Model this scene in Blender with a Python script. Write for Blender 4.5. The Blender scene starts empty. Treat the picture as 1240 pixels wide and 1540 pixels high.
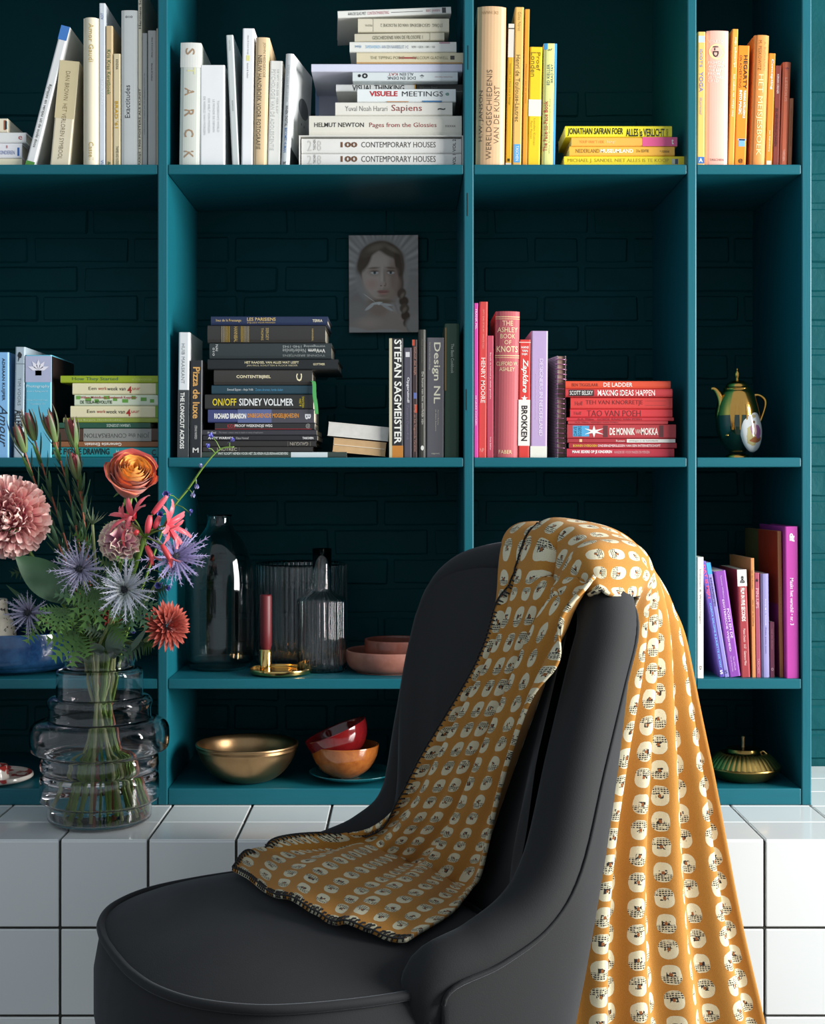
import bpy, bmesh, math, random
import numpy as np
from mathutils import Vector, Matrix
from mathutils.bvhtree import BVHTree
random.seed(7)
R = math.radians
SC = bpy.context.scene
COL = SC.collection

# ------------------------------------------------------------------ camera
F_PX = 2117.0            # focal length in pixels of the 1240x1540 frame
CAM_D, CAM_Z = 2.65, 1.06
cam = bpy.data.cameras.new('camera')
cam_o = bpy.data.objects.new('camera', cam); COL.objects.link(cam_o)
cam_o.location = (0, -CAM_D, CAM_Z)
cam_o.rotation_euler = (R(90), 0, 0)
cam.sensor_fit = 'VERTICAL'; cam.sensor_height = 36.0
cam.lens = 36.0 * F_PX / 1540.0
cam.shift_x = (620 - 610) / 1540.0
cam.shift_y = -(770 - 724) / 1540.0
cam.clip_start = 0.05
SC.camera = cam_o

# ------------------------------------------------------------------ world, light, exposure
SC.view_settings.view_transform = 'Standard'
SC.view_settings.look = 'None'
SC.view_settings.exposure = 0.0
SC.view_settings.gamma = 1.0
SC.view_settings.use_curve_mapping = False
world = bpy.data.worlds.new('world'); SC.world = world
world.use_nodes = True
bg = world.node_tree.nodes['Background']
bg.inputs[0].default_value = (0.80, 0.90, 1.0, 1)
bg.inputs[1].default_value = 0.58
win = bpy.data.lights.new('window_daylight', 'AREA')
win.shape = 'RECTANGLE'; win.size = 1.8; win.size_y = 1.9
win.energy = 375.0; win.color = (1.0, 0.98, 0.955)
win_o = bpy.data.objects.new('window_daylight', win); COL.objects.link(win_o)
win_o.location = (3.36, -1.35, 1.6)
win_o.rotation_euler = (R(90), 0, R(90))       # faces -X, into the room


def P(px, py, y):
    """world point standing at distance y behind the bookcase front that the frame shows at px, py"""
    k = (CAM_D + y) / F_PX
    return Vector(((px - 610) * k, y, CAM_Z - (py - 724) * k))

def K(y):
    return (CAM_D + y) / F_PX

# ------------------------------------------------------------------ materials
def lin(c):
    if isinstance(c, str):
        c = c.lstrip('#'); c = [int(c[i:i+2], 16) / 255 for i in (0, 2, 4)]
    return tuple(((v / 12.92) if v <= .04045 else ((v + .055) / 1.055) ** 2.4) for v in c[:3])

class NT:
    def __init__(s, name):
        s.m = bpy.data.materials.new(name); s.m.use_nodes = True
        s.t = s.m.node_tree; s.b = s.t.nodes['Principled BSDF']; s.out = s.t.nodes['Material Output']
    def n(s, typ, **kw):
        nd = s.t.nodes.new(typ)
        for k, v in kw.items(): setattr(nd, k, v)
        return nd
    def put(s, sock, v):
        if isinstance(v, bpy.types.NodeSocket): s.t.links.new(v, sock)
        elif isinstance(v, (tuple, list)) and len(v) == 3 and sock.type == 'RGBA': sock.default_value = (*v, 1)
        else: sock.default_value = v
    def set(s, **kw):
        for k, v in kw.items(): s.put(s.b.inputs[k.replace('_', ' ')], v)
    def math(s, op, a, b=0.0, c=0.0):
        nd = s.n('ShaderNodeMath', operation=op)
        s.put(nd.inputs[0], a); s.put(nd.inputs[1], b); s.put(nd.inputs[2], c)
        return nd.outputs[0]
    def mix(s, f, a, b, bt='MIX'):
        nd = s.n('ShaderNodeMix', data_type='RGBA', blend_type=bt)
        s.put(nd.inputs[0], f); s.put(nd.inputs[6], a); s.put(nd.inputs[7], b)
        return nd.outputs[2]
    def coord(s, kind='Object'):
        return s.n('ShaderNodeTexCoord').outputs[kind]
    def mapping(s, vec, scale=(1, 1, 1), loc=(0, 0, 0), rot=(0, 0, 0)):
        nd = s.n('ShaderNodeMapping'); s.t.links.new(vec, nd.inputs[0])
        nd.inputs['Scale'].default_value = scale; nd.inputs['Location'].default_value = loc; nd.inputs['Rotation'].default_value = rot
        return nd.outputs[0]
    def noise(s, vec, scale=5, detail=4, rough=.5, dist=0.0):
        nd = s.n('ShaderNodeTexNoise'); s.t.links.new(vec, nd.inputs['Vector'])
        nd.inputs['Scale'].default_value = scale; nd.inputs['Detail'].default_value = detail
        nd.inputs['Roughness'].default_value = rough; nd.inputs['Distortion'].default_value = dist
        return nd.outputs['Fac']
    def ramp(s, f, stops, interp='LINEAR'):
        nd = s.n('ShaderNodeValToRGB'); s.put(nd.inputs[0], f)
        cr = nd.color_ramp; cr.interpolation = interp
        while len(cr.elements) > 1: cr.elements.remove(cr.elements[-1])
        cr.elements[0].position = stops[0][0]; cr.elements[0].color = (*stops[0][1], 1)
        for p, c in stops[1:]:
            e = cr.elements.new(p); e.color = (*c, 1)
        return nd.outputs[0]
    def bump(s, h, strength=.2, dist=.01):
        nd = s.n('ShaderNodeBump'); s.t.links.new(h, nd.inputs['Height'])
        nd.inputs['Strength'].default_value = strength; nd.inputs['Distance'].default_value = dist
        s.t.links.new(nd.outputs[0], s.b.inputs['Normal'])
    def sep(s, vec):
        nd = s.n('ShaderNodeSeparateXYZ'); s.t.links.new(vec, nd.inputs[0]); return nd.outputs

_mc = {}
def mat(col, rough=.5, metal=0.0, vary=.06, scale=40, bump=0.0, coat=0.0, sheen=0.0, key=''):
    """plain procedural material: a colour that drifts a little with noise"""
    k = (str(col), rough, metal, vary, scale, bump, coat, sheen, key)
    if k in _mc: return _mc[k]
    n = NT('mat_%d' % len(_mc)); c = lin(col)
    co = n.coord(); f = n.noise(co, scale, 4, .6)
    lo = tuple(v * (1 - vary * 2) for v in c); hi = tuple(min(1, v * (1 + vary)) for v in c)
    n.set(Base_Color=n.mix(f, lo, hi), Roughness=rough, Metallic=metal)
    if coat: n.set(Coat_Weight=coat, Coat_Roughness=.05)
    if sheen: n.set(Sheen_Weight=sheen, Sheen_Roughness=.4)
    if bump: n.bump(n.noise(co, scale * 6, 3), bump, .002)
    _mc[k] = n.m
    return n.m

def m_paint(name, col, grain=(60, 60, 4), rough=.42, bstr=.25):
    n = NT(name); co = n.coord('Generated') if False else n.coord()
    g = n.noise(n.mapping(co, grain), 3, 5, .65); big = n.noise(co, 2.5, 3)
    c = lin(col)
    base = n.mix(g, tuple(v * .86 for v in c), tuple(v * 1.1 for v in c))
    base = n.mix(n.math('MULTIPLY', big, .25), base, tuple(v * .8 for v in c))
    n.set(Base_Color=base, Roughness=rough); n.b.inputs['Specular IOR Level'].default_value = .35
    n.bump(g, bstr, .001)
    return n.m

def m_brick(name, col):
    n = NT(name); co = n.coord()
    a = n.noise(co, 38, 6, .62, .3); b = n.noise(co, 9, 3); c = lin(col)
    n.set(Base_Color=n.mix(b, tuple(v * .75 for v in c), tuple(v * 1.1 for v in c)), Roughness=.6); n.b.inputs['Specular IOR Level'].default_value = .15
    n.bump(n.math('ADD', a, n.math('MULTIPLY', b, 1.5)), .35, .004)
    return n.m

def m_petal(name, base, tip, mid=None, rough=.55, edge=None, sheen=.3):
    n = NT(name); uv = n.sep(n.coord('UV'))
    st = [(0.0, lin(base)), (1.0, lin(tip))]
    if mid: st.insert(1, (.5, lin(mid)))
    nz = n.noise(n.coord(), 60, 3)
    f = n.math('ADD', uv[1], n.math('MULTIPLY', n.math('SUBTRACT', nz, .5), .35))
    c = n.ramp(f, st)
    if edge:
        e = n.math('GREATER_THAN', n.math('ADD', uv[1], n.math('MULTIPLY', nz, .06)), .95)
        c = n.mix(e, c, lin(edge))
    n.set(Base_Color=c, Roughness=rough, Sheen_Weight=sheen)
    n.b.inputs['Subsurface Weight'].default_value = .08
    n.b.inputs['Subsurface Scale'].default_value = .004
    return n.m

def m_glass(name, col=(1, 1, 1), ior=1.45, rough=0.0, density=0.0, dcol=(1, 1, 1)):
    n = NT(name)
    nz = n.noise(n.coord(), 14, 2)
    c = tuple(col)
    n.set(Base_Color=n.mix(nz, tuple(v * .985 for v in c), c), Roughness=rough, IOR=ior, Transmission_Weight=1.0)
    if density:
        v = n.n('ShaderNodeVolumeAbsorption'); v.inputs['Color'].default_value = (*dcol, 1); v.inputs['Density'].default_value = density
        n.t.links.new(v.outputs[0], n.out.inputs['Volume'])
    return n.m

TEAL = m_paint('teal_paint', '#0b5d6a')
TEAL_V = m_paint('teal_paint_upright', '#0b5d6a')
for _m, _s in ((TEAL, (4, 60, 60)), (TEAL_V, (60, 60, 4))):
    for nd in _m.node_tree.nodes:
        if nd.bl_idname == 'ShaderNodeMapping': nd.inputs['Scale'].default_value = _s
BRICK = m_brick('teal_painted_brick', '#00484d')
def m_pages():
    n = NT('page_edges'); s = n.sep(n.coord())
    w = n.noise(n.mapping(n.coord(), (900, 4, 4)), 1, 2)
    n.set(Base_Color=n.mix(w, lin('#b9ae97'), lin('#ece3cf')), Roughness=.9); n.bump(w, .3, .0006); return n.m
def m_pages_h():
    n = NT('page_edges_lying'); w = n.noise(n.mapping(n.coord(), (4, 4, 900)), 1, 2)
    n.set(Base_Color=n.mix(w, lin('#b9ae97'), lin('#ece3cf')), Roughness=.9); n.bump(w, .3, .0006); return n.m
PAGES, PAGES_H = m_pages(), m_pages_h()

# ------------------------------------------------------------------ object helpers
def empty(name, loc=(0, 0, 0), rot=(0, 0, 0), label=None, cat=None, group=None, kind=None):
    o = bpy.data.objects.new(name, None); COL.objects.link(o)
    o.location = loc; o.rotation_euler = rot; o.empty_display_size = .02
    tag(o, label, cat, group, kind); return o

def tag(o, label=None, cat=None, group=None, kind=None):
    if label: o['label'] = label
    if cat: o['category'] = cat
    if group: o['group'] = group
    if kind: o['kind'] = kind
    return o

class MB:
    def __init__(s): s.v = []; s.f = []; s.uv = []
    def vert(s, p, uv=(0, 0)):
        s.v.append(tuple(p)); s.uv.append(uv); return len(s.v) - 1
    def box(s, x0, x1, y0, y1, z0, z1):
        i = len(s.v)
        for z in (z0, z1):
            for (x, y) in ((x0, y0), (x1, y0), (x1, y1), (x0, y1)): s.vert((x, y, z))
        for f in ((3, 2, 1, 0), (4, 5, 6, 7), (0, 1, 5, 4), (1, 2, 6, 5), (2, 3, 7, 6), (3, 0, 4, 7)):
            s.f.append([i + k for k in f])
        return s
    def poly(s, pts):
        i = len(s.v)
        for p in pts: s.vert(p)
        s.f.append(list(range(i, i + len(pts)))); return s
    def grid(s, rows, closed=False, uv=None):
        """rows: list of lists of points"""
        i = len(s.v); n = len(rows[0]); m = len(rows)
        for a, r in enumerate(rows):
            for b, p in enumerate(r):
                s.vert(p, uv[a][b] if uv else (b / max(1, n - 1), a / max(1, m - 1)))
        for a in range(m - 1):
            for b in range(n if closed else n - 1):
                c = (b + 1) % n
                s.f.append([i + a * n + b, i + a * n + c, i + (a + 1) * n + c, i + (a + 1) * n + b])
        return s
    def lathe(s, prof, seg=48, c=(0, 0, 0), cap=False):
        rows = [[(c[0] + r * math.cos(2 * math.pi * k / seg), c[1] + r * math.sin(2 * math.pi * k / seg), c[2] + z) for k in range(seg)] for r, z in prof]
        i = len(s.v); s.grid(rows, True)
        if cap:
            s.f.append([i + k for k in range(seg)][::-1]); j = i + (len(prof) - 1) * seg
            s.f.append([j + k for k in range(seg)])
        return s
    def tube(s, pts, rad, seg=6, caps=True):
        pts = [Vector(p) for p in pts]; n = len(pts)
        if not isinstance(rad, (list, tuple)): rad = [rad] * n
        up = Vector((0.13, 0.31, .94)); rows = []
        for k in range(n):
            t = (pts[min(k + 1, n - 1)] - pts[max(k - 1, 0)])
            t = t.normalized() if t.length > 1e-9 else Vector((0, 0, 1))
            a = t.cross(up)
            if a.length < 1e-3: a = t.cross(Vector((1, 0, 0)))
            a.normalize(); b = t.cross(a); up = b.cross(t) if False else up
            rows.append([pts[k] + (a * math.cos(2 * math.pi * q / seg) + b * math.sin(2 * math.pi * q / seg)) * rad[k] for q in range(seg)])
        i = len(s.v); s.grid(rows, True)
        if caps:
            s.f.append([i + q for q in range(seg)][::-1]); j = i + (n - 1) * seg; s.f.append([j + q for q in range(seg)])
        return s
    def petal(s, o, d, nrm, L, W, curl=0.0, cup=0.0, rows=4, shape=lambda t: math.sin(math.pi * min(.97, .12 + .85 * t)) ** .7, cols=3, wave=0.0, roll=0.0):
        o = Vector(o); d = Vector(d).normalized(); nrm = Vector(nrm); nrm = (nrm - d * nrm.dot(d)).normalized()
        side = d.cross(nrm); p = o.copy(); rr = []; uu = []
        for k in range(rows + 1):
            t = k / rows; ang = curl * t
            dd = d * math.cos(ang) + nrm * math.sin(ang); nn = nrm * math.cos(ang) - d * math.sin(ang)
            if k: p = p + dd * (L / rows)
            w = W * shape(t); row = []; ur = []
            for c in range(cols):
                x = -1 + 2 * c / (cols - 1)
                wv = wave * math.sin(t * 9 + x * 3.0 + o.x * 900) * t
                row.append(p + side * (x * w / 2) + nn * (cup * x * x * w + wv)); ur.append(((x + 1) / 2, t))
            rr.append(row); uu.append(ur)
        return s.grid(rr, False, uu)
    def build(s, name, m, parent=None, smooth=False, recalc=False, loc=None, solid=0.0, bevel=0.0, bseg=2):
        me = bpy.data.meshes.new(name); me.from_pydata(s.v, [], s.f)
        if any(u != (0, 0) for u in s.uv):
            ul = me.uv_layers.new(name='UVMap'); idx = np.empty(len(me.loops), dtype=np.int32); me.loops.foreach_get('vertex_index', idx)
            ul.data.foreach_set('uv', np.array(s.uv, dtype=np.float32)[idx].ravel())
        if recalc:
            bm = bmesh.new(); bm.from_mesh(me); bmesh.ops.recalc_face_normals(bm, faces=bm.faces); bm.to_mesh(me); bm.free()
        if smooth: me.polygons.foreach_set('use_smooth', [True] * len(me.polygons))
        me.materials.append(m); me.update()
        o = bpy.data.objects.new(name, me); COL.objects.link(o)
        if parent is not None: o.parent = parent
        if loc is not None: o.location = loc
        if bevel:
            b = o.modifiers.new('bevel', 'BEVEL'); b.width = bevel; b.segments = bseg; b.limit_method = 'ANGLE'
        if solid:
            q = o.modifiers.new('solid', 'SOLIDIFY'); q.thickness = solid; q.offset = 0
        return o

def instance(src, name, parent, loc, rot=None):
    o = bpy.data.objects.new(name, src.data); COL.objects.link(o); o.parent = parent; o.location = loc
    if rot is not None: o.rotation_euler = rot
    for md in src.modifiers:
        n = o.modifiers.new(md.name, md.type)
        if md.type == 'BEVEL': n.width = md.width; n.segments = md.segments; n.limit_method = md.limit_method
    return o

def catmull(pts, n):
    pts = [Vector(p) for p in pts]; m = len(pts) - 1; out = []
    for k in range(n + 1):
        u = k / n * m; i = min(int(u), m - 1); t = u - i
        p0 = pts[i - 1] if i > 0 else pts[0] * 2 - pts[1]; p1 = pts[i]; p2 = pts[i + 1]; p3 = pts[i + 2] if i + 2 <= m else pts[m] * 2 - pts[m - 1]
        out.append(.5 * ((2 * p1) + (p2 - p0) * t + (2 * p0 - 5 * p1 + 4 * p2 - p3) * t * t + (3 * p1 - p0 - 3 * p2 + p3) * t ** 3))
    return out

# ------------------------------------------------------------------ text
def text_verts(body, weight=0.0, shear=0.0):
    cu = bpy.data.curves.new('t', 'FONT'); cu.body = body; cu.size = 1.0; cu.offset = weight; cu.shear = shear
    cu.resolution_u = 2; cu.fill_mode = 'FRONT'
    ob = bpy.data.objects.new('t', cu)
    me = bpy.data.meshes.new_from_object(ob)
    vs = [tuple(v.co) for v in me.vertices]; fs = [list(p.vertices) for p in me.polygons]
    bpy.data.objects.remove(ob); bpy.data.curves.remove(cu); bpy.data.meshes.remove(me)
    return vs, fs
_tc = {}
def lettering(mb, body, o, x0, x1, z0, z1, ycoord, weight=0.0, shear=0.0):
    """fit a string into the rectangle x0..x1, z0(bottom)..z1(top) of the plane y; o = r, d, u or f"""
    k = (body, weight, shear)
    if k not in _tc: _tc[k] = text_verts(*k)
    vs, fs = _tc[k]
    if not vs: return
    ax = [v[0] for v in vs]; ay = [v[1] for v in vs]
    a0, a1, b0, b1 = min(ax), max(ax), min(ay), max(ay)
    i = len(mb.v)
    for v in vs:
        a = (v[0] - a0) / max(1e-6, a1 - a0); b = (v[1] - b0) / max(1e-6, b1 - b0)
        if o == 'r': x, z = x0 + a * (x1 - x0), z0 + b * (z1 - z0)
        elif o == 'f': x, z = x1 - a * (x1 - x0), z1 - b * (z1 - z0)
        elif o == 'd': x, z = x0 + b * (x1 - x0), z1 - a * (z1 - z0)
        else: x, z = x1 - b * (x1 - x0), z0 + a * (z1 - z0)
        mb.vert((x, ycoord(x, z) if callable(ycoord) else ycoord, z))
    for f in fs: mb.f.append([i + q for q in f])

# ================================================================== setting
DEPTH = 0.36                     # depth of the bookcase
WALL_Y = DEPTH + .006
Z_LEDGE = 0.45
LEDGE_F = -0.252                 # front face of the tiled ledge
fl = MB().box(-3.2, 3.5, -3.6, LEDGE_F + .02, -.05, 0).build('floor', mat('#6d6a66', .45, vary=.15, scale=6), None); tag(fl, 'grey concrete floor in front of the tiled ledge', kind='structure')

wall = MB().box(-3.2, 3.5, WALL_Y + .012, WALL_Y + .12, 0, 2.7).build('wall_back', BRICK); tag(wall, 'dark teal painted brick wall behind the bookcase', kind='structure')
# bricks: real pieces, recessed joints
def brick_src(seed, L):
    rnd = random.Random(seed); h, t = .0545, .02
    bm = bmesh.new(); bmesh.ops.create_cube(bm, size=1)
    for v in bm.verts: v.co = Vector((v.co.x * L, v.co.y * t, v.co.z * h))
    bmesh.ops.subdivide_edges(bm, edges=[e for e in bm.edges if abs(e.verts[0].co.x - e.verts[1].co.x) > .01], cuts=2)
    for v in bm.verts: v.co += Vector((rnd.uniform(-.002, .002), rnd.uniform(-.0012, .0012), rnd.uniform(-.0016, .0016)))
    bmesh.ops.bevel(bm, geom=[e for e in bm.edges if len(e.link_faces) == 2 and e.calc_face_angle(0) > .8], offset=.004, segments=1, affect='EDGES')
    me = bpy.data.meshes.new('brick'); bm.to_mesh(me); bm.free(); me.materials.append(BRICK)
    return me
bsrc = [brick_src(k, .203) for k in range(6)]; bhalf = [brick_src(20 + k, .094) for k in range(2)]
def add_brick(me, x, z):
    o = bpy.data.objects.new('brick', me); COL.objects.link(o); o.parent = wall
    o.location = (x, WALL_Y + .0125 + random.uniform(-.0016, .0008) + .0062, z); o.rotation_euler = (0, random.uniform(-.006, .006), random.uniform(-.006, .006))
crs = .0628; row = 0; z = .458 + crs / 2
while z < 1.92:
    off = (row % 2) * .1075 + (.02 if row % 3 == 0 else 0)
    x = -1.02 + off
    while x < 1.12:
        if (row * 7 + int(x * 9)) % 13 == 5 and x < 1.0:
            add_brick(random.choice(bhalf), x - .0545, z); add_brick(random.choice(bhalf), x + .0530, z)
        else: add_brick(random.choice(bsrc), x, z)
        x += .215
    z += crs; row += 1

wr = MB()
WX = 3.4
wr.box(WX, WX + .12, -3.6, -2.3, 0, 2.7).box(WX, WX + .12, -.4, WALL_Y + .1, 0, 2.7).box(WX, WX + .12, -2.3, -.4, 0, .6).box(WX, WX + .12, -2.3, -.4, 2.5, 2.7)
wr = wr.build('wall_right', mat('#d9d6d0', .8, vary=.04, scale=8, bump=.1)); tag(wr, 'pale plastered side wall with a tall window', kind='structure')
wn = empty('window_1', (WX, -1.35, .6), kind='structure'); wn['label'] = 'tall white framed window in the side wall'
wm = mat('#e6e4df', .4)
MB().box(.0, .06, -.95, -.89, 0, 1.9).box(.0, .06, .89, .95, 0, 1.9).box(.0, .06, -.95, .95, 0, .06).box(.0, .06, -.95, .95, 1.84, 1.9).build('window_frame', wm, wn)
MB().box(-.1, .02, -1.0, 1.0, -.03, 0).build('window_sill', wm, wn)

# ------------------------------------------------------------------ tiled ledge
TILE = m_glass  # placeholder name, replaced below
def m_tile():
    n = NT('white_glazed_tile'); co = n.coord(); a = n.noise(co, 7, 2)
    inf = n.n('ShaderNodeObjectInfo').outputs['Random']
    c = n.mix(inf, lin('#dfe3e3'), lin('#eaecea'))
    n.set(Base_Color=n.mix(n.math('MULTIPLY', a, .25), c, lin('#ccd2d3')), Roughness=.16, Coat_Weight=.4, Coat_Roughness=.06)
    n.bump(a, .06, .003); return n.m
TILE = m_tile(); GROUT = mat('#3a3934', .9, vary=.2, scale=90, bump=.3)
ledge = empty('tiled_ledge', (0, 0, 0), label='long white square tiled ledge with dark grout below the bookcase', cat='ledge')
tp = .15; g = .0022; th = .008
x_first = P(90, 1262, LEDGE_F).x
MB().box(-2.0, WX - .002, LEDGE_F + .0042, WALL_Y - .0005, 0.002, Z_LEDGE - .0042).build('grout_body', GROUT, ledge)
tsrc = MB().box(-tp / 2 + g, tp / 2 - g, -th / 2, th / 2, -tp / 2 + g, tp / 2 - g).build('tile', TILE, ledge, bevel=.0016)
tsrc.location = (x_first + tp * .5, LEDGE_F + th / 2, Z_LEDGE - tp / 2 - .001)
td = .1236
tsrc2 = MB().box(-tp / 2 + g, tp / 2 - g, -td / 2 + g * .35, td / 2 - g * .35, -th / 2, th / 2).build('tile', TILE, ledge, bevel=.0016)
tsrc2.location = (x_first + tp * .5, LEDGE_F + td / 2, Z_LEDGE - th / 2)
for i in range(-5, 11):
    for j in range(3):
        if (i, j) != (0, 0): instance(tsrc, 'tile', ledge, (x_first + tp * (i + .5), LEDGE_F + th / 2, Z_LEDGE - .001 - tp * (j + .5)))
    for j in range(5):
        if (i, j) != (0, 0) and LEDGE_F + td * (j + .5) < WALL_Y: instance(tsrc2, 'tile', ledge, (x_first + tp * (i + .5), LEDGE_F + td * (j + .5), Z_LEDGE - th / 2))

# ------------------------------------------------------------------ bookcase
bc = empty('bookcase', (0, .18, Z_LEDGE), label='tall teal painted open bookcase with unequal compartments on the tiled ledge', cat='bookcase')
def bpart(name, m, x0, x1, z0, z1, y0=0.0, y1=DEPTH):
    o = MB().box(x0, x1, y0 - .18, y1 - .18, z0 - Z_LEDGE, z1 - Z_LEDGE).build(name, m, bc, bevel=.0022)
    return o
X = lambda px: (px - 610) * K(0)
Zf = lambda py: CAM_Z - (py - 724) * K(0)
uprights = [(-663, -648), (-211, -196), (237, 252), (697, 712), (1033, 1047), (1205, 1220)]
TOPZ = Zf(-640)
for k, (a, b) in enumerate(uprights):
    bpart('side_panel' if k in (0, 5) else 'divider', TEAL_V, X(a), X(b), Z_LEDGE + .0005, TOPZ, 0, WALL_Y + .012)
SH = {1: (247, 262), 2: (688, 702.5), 3: (1021, 1036.5), 4: (1186, 1211)}
ZS = {k: Zf(v[0]) for k, v in SH.items()}
for k in range(5):
    xa, xb = X(uprights[k][1]) + .0003, X(uprights[k + 1][0]) - .0003
    for n_, (a, b) in list(SH.items()) + [(0, (-180, -165)), (5, (-640, -625))]:
        z1 = Zf(a); z0 = Zf(b) if n_ != 4 else Z_LEDGE + .0005
        bpart('shelf', TEAL, xa, xb, z0, z1, .0012)

for px, py0, py1 in ((703.5, 68, 105), (702.5, 290, 325), (701, 585, 617)):      # dark slivers where the divider boards meet
    bpart('joint_gap', mat('#06181b', .9), X(px - .8), X(px + .8), Zf(py1), Zf(py0), -.0006, .001)

# ================================================================== books
def T(s, o, x0, x1, z0, z1, c, w=0.0, sh=0.0): return (s, o, x0, x1, z0, z1, c, w, sh)
def make_book(label, origin, W, H, D, col, texts=(), bands=(), lying=False, hard=True, rnd=0.0, pages=None, rot=(0, 0, 0),
              fore=False, group=None, rough=.45, cat='book', name='book', side=None):
    """origin: lower left corner of the spine; W x H: spine size as seen from the front; D: depth into the shelf"""
    root = empty(name, origin, rot, label, cat, group)
    t = H if lying else W; h = W if lying else H
    tb = min(.0028 if hard else .0010, t * .22); rc = min(t * .18, .003)
    mp = (lambda a, y, b: (b, y, a)) if lying else (lambda a, y, b: (a, y, b))
    bul = lambda a: -rnd * t * (1 - (2 * a / t - 1) ** 2)
    out = [(0, D)]
    for q in range(4):
        an = q / 3 * math.pi / 2; out.append((rc - rc * math.cos(an), rc - rc * math.sin(an)))
    if rnd:
        for q in range(1, 8):
            a = rc + (t - 2 * rc) * q / 8; out.append((a, bul(a)))
    for q in range(4):
        an = q / 3 * math.pi / 2; out.append((t - rc + rc * math.sin(an), rc - rc * math.cos(an)))
    out += [(t, D), (t - tb, D), (t - tb, max(tb, rc)), (tb, max(tb, rc)), (tb, D)]
    if fore: out = [(a, D - y) for a, y in out]
    mb = MB(); n = len(out)
    lo = [mb.vert(mp(a, y, 0)) for a, y in out]; hi = [mb.vert(mp(a, y, h)) for a, y in out]
    for k in range(n): mb.f.append([lo[k], lo[(k + 1) % n], hi[(k + 1) % n], hi[k]])
    # end caps of the U as strips: left board, spine, right board
    m2 = n - 4
    for ring, rev in ((lo, True), (hi, False)):
        quads = [[ring[0], ring[1], ring[n - 2], ring[n - 1]], [ring[m2 - 2], ring[m2 - 1], ring[m2], ring[m2 + 1]],
                 [ring[q] for q in range(1, m2 - 1)] + [ring[n - 3], ring[n - 2]]]
        for q in quads: mb.f.append(q[::-1] if rev else q)
    cm = mat(col, rough, vary=.04, scale=25)
    mb.build('cover', cm, root, recalc=True)
    ins = .003 if hard else .0006
    y0, y1 = (max(tb, rc), D - (ins if hard else .0003))
    if fore: y0, y1 = D - y1, D - y0
    pm = pages or (PAGES_H if lying else PAGES)
    pb = MB(); a0, a1 = tb, t - tb
    p0 = mp(a0, y0, ins); p1 = mp(a1, y1, h - ins)
    pb.box(p0[0], p1[0], y0, y1, p0[2], p1[2]).build('pages', pm, root)
    yy = (lambda x, z: (bul(z if lying else x) if rnd else 0) - .00035)
    yb = (lambda x, z: (bul(z if lying else x) if rnd else 0) - .00018)
    for bnd in bands:
        x0, x1, z0, z1, c = bnd[:5]
        nm = bnd[5] if len(bnd) > 5 else 'printed_band'
        X0, X1, Z0, Z1 = x0 * W, x1 * W, (1 - z1) * H, (1 - z0) * H
        k = 8 if rnd else 1; q = MB()
        if lying: rows = [[(x, yb(x, Z0 + (Z1 - Z0) * j / k), Z0 + (Z1 - Z0) * j / k) for x in (X0, X1)] for j in range(k + 1)]
        else: rows = [[(X0 + (X1 - X0) * j / k, yb(X0 + (X1 - X0) * j / k, z), z) for j in range(k + 1)] for z in (Z0, Z1)]
        q.grid(rows); q.uv = [(0, 0)] * len(q.v); q.build(nm, mat(c, rough, vary=.05, scale=30), root)
    for s, o, x0, x1, z0, z1, c, w, sh in texts:
        q = MB(); lettering(q, s, o, x0 * W, x1 * W, (1 - z1) * H, (1 - z0) * H, yy, w, sh)
        if q.v: q.build('lettering', mat(c, .4, vary=.02), root)
    return root

def stand(label, x0, x1, yt, row, col, texts=(), bands=(), lean=0.0, yaw=0.0, sb=.02, D=.17, **kw):
    k = K(sb); W = (x1 - x0) * k; zb = ZS[row]; zt = CAM_Z - (yt - 724) * k; H = (zt - zb) / math.cos(R(lean))
    org = Vector(((x0 - 610) * k, sb, zb + .0002))
    if lean > 0: org.z += W * math.sin(R(lean))
    return make_book(label, org, W, H, D, col, texts, bands, rot=(0, R(lean), R(yaw)), **kw)

def stack(row, items, sb=.03, group=None, z0=None):
    """items from the top down: dict(l, x0, x1, y0, y1, col, ...)"""
    z = (ZS[row] if z0 is None else z0) + .0002
    for it in items[::-1]:
        it = dict(it); s = it.pop('sb', sb); k = K(s); W = (it['x1'] - it['x0']) * k; H = (it['y1'] - it['y0']) * k
        roll = it.pop('roll', 0.0); yaw = it.pop('yaw', 0.0)
        org = Vector(((it['x0'] - 610) * k, s, z)); up = abs(math.sin(R(roll))) * W
        if roll > 0: org.z += up
        make_book(it.pop('l'), org, W, H, it.pop('D', .15), it.pop('col'), it.pop('t', ()), it.pop('b', ()), lying=True, rot=(0, R(roll), R(yaw)),
                  group=group, **{q: v for q, v in it.items() if q not in ('x0', 'x1', 'y0', 'y1')})
        z += H + up + .0002
    return z

DK, WH, GO = '#22211f', '#f0efe9', '#c9a45a'
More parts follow.
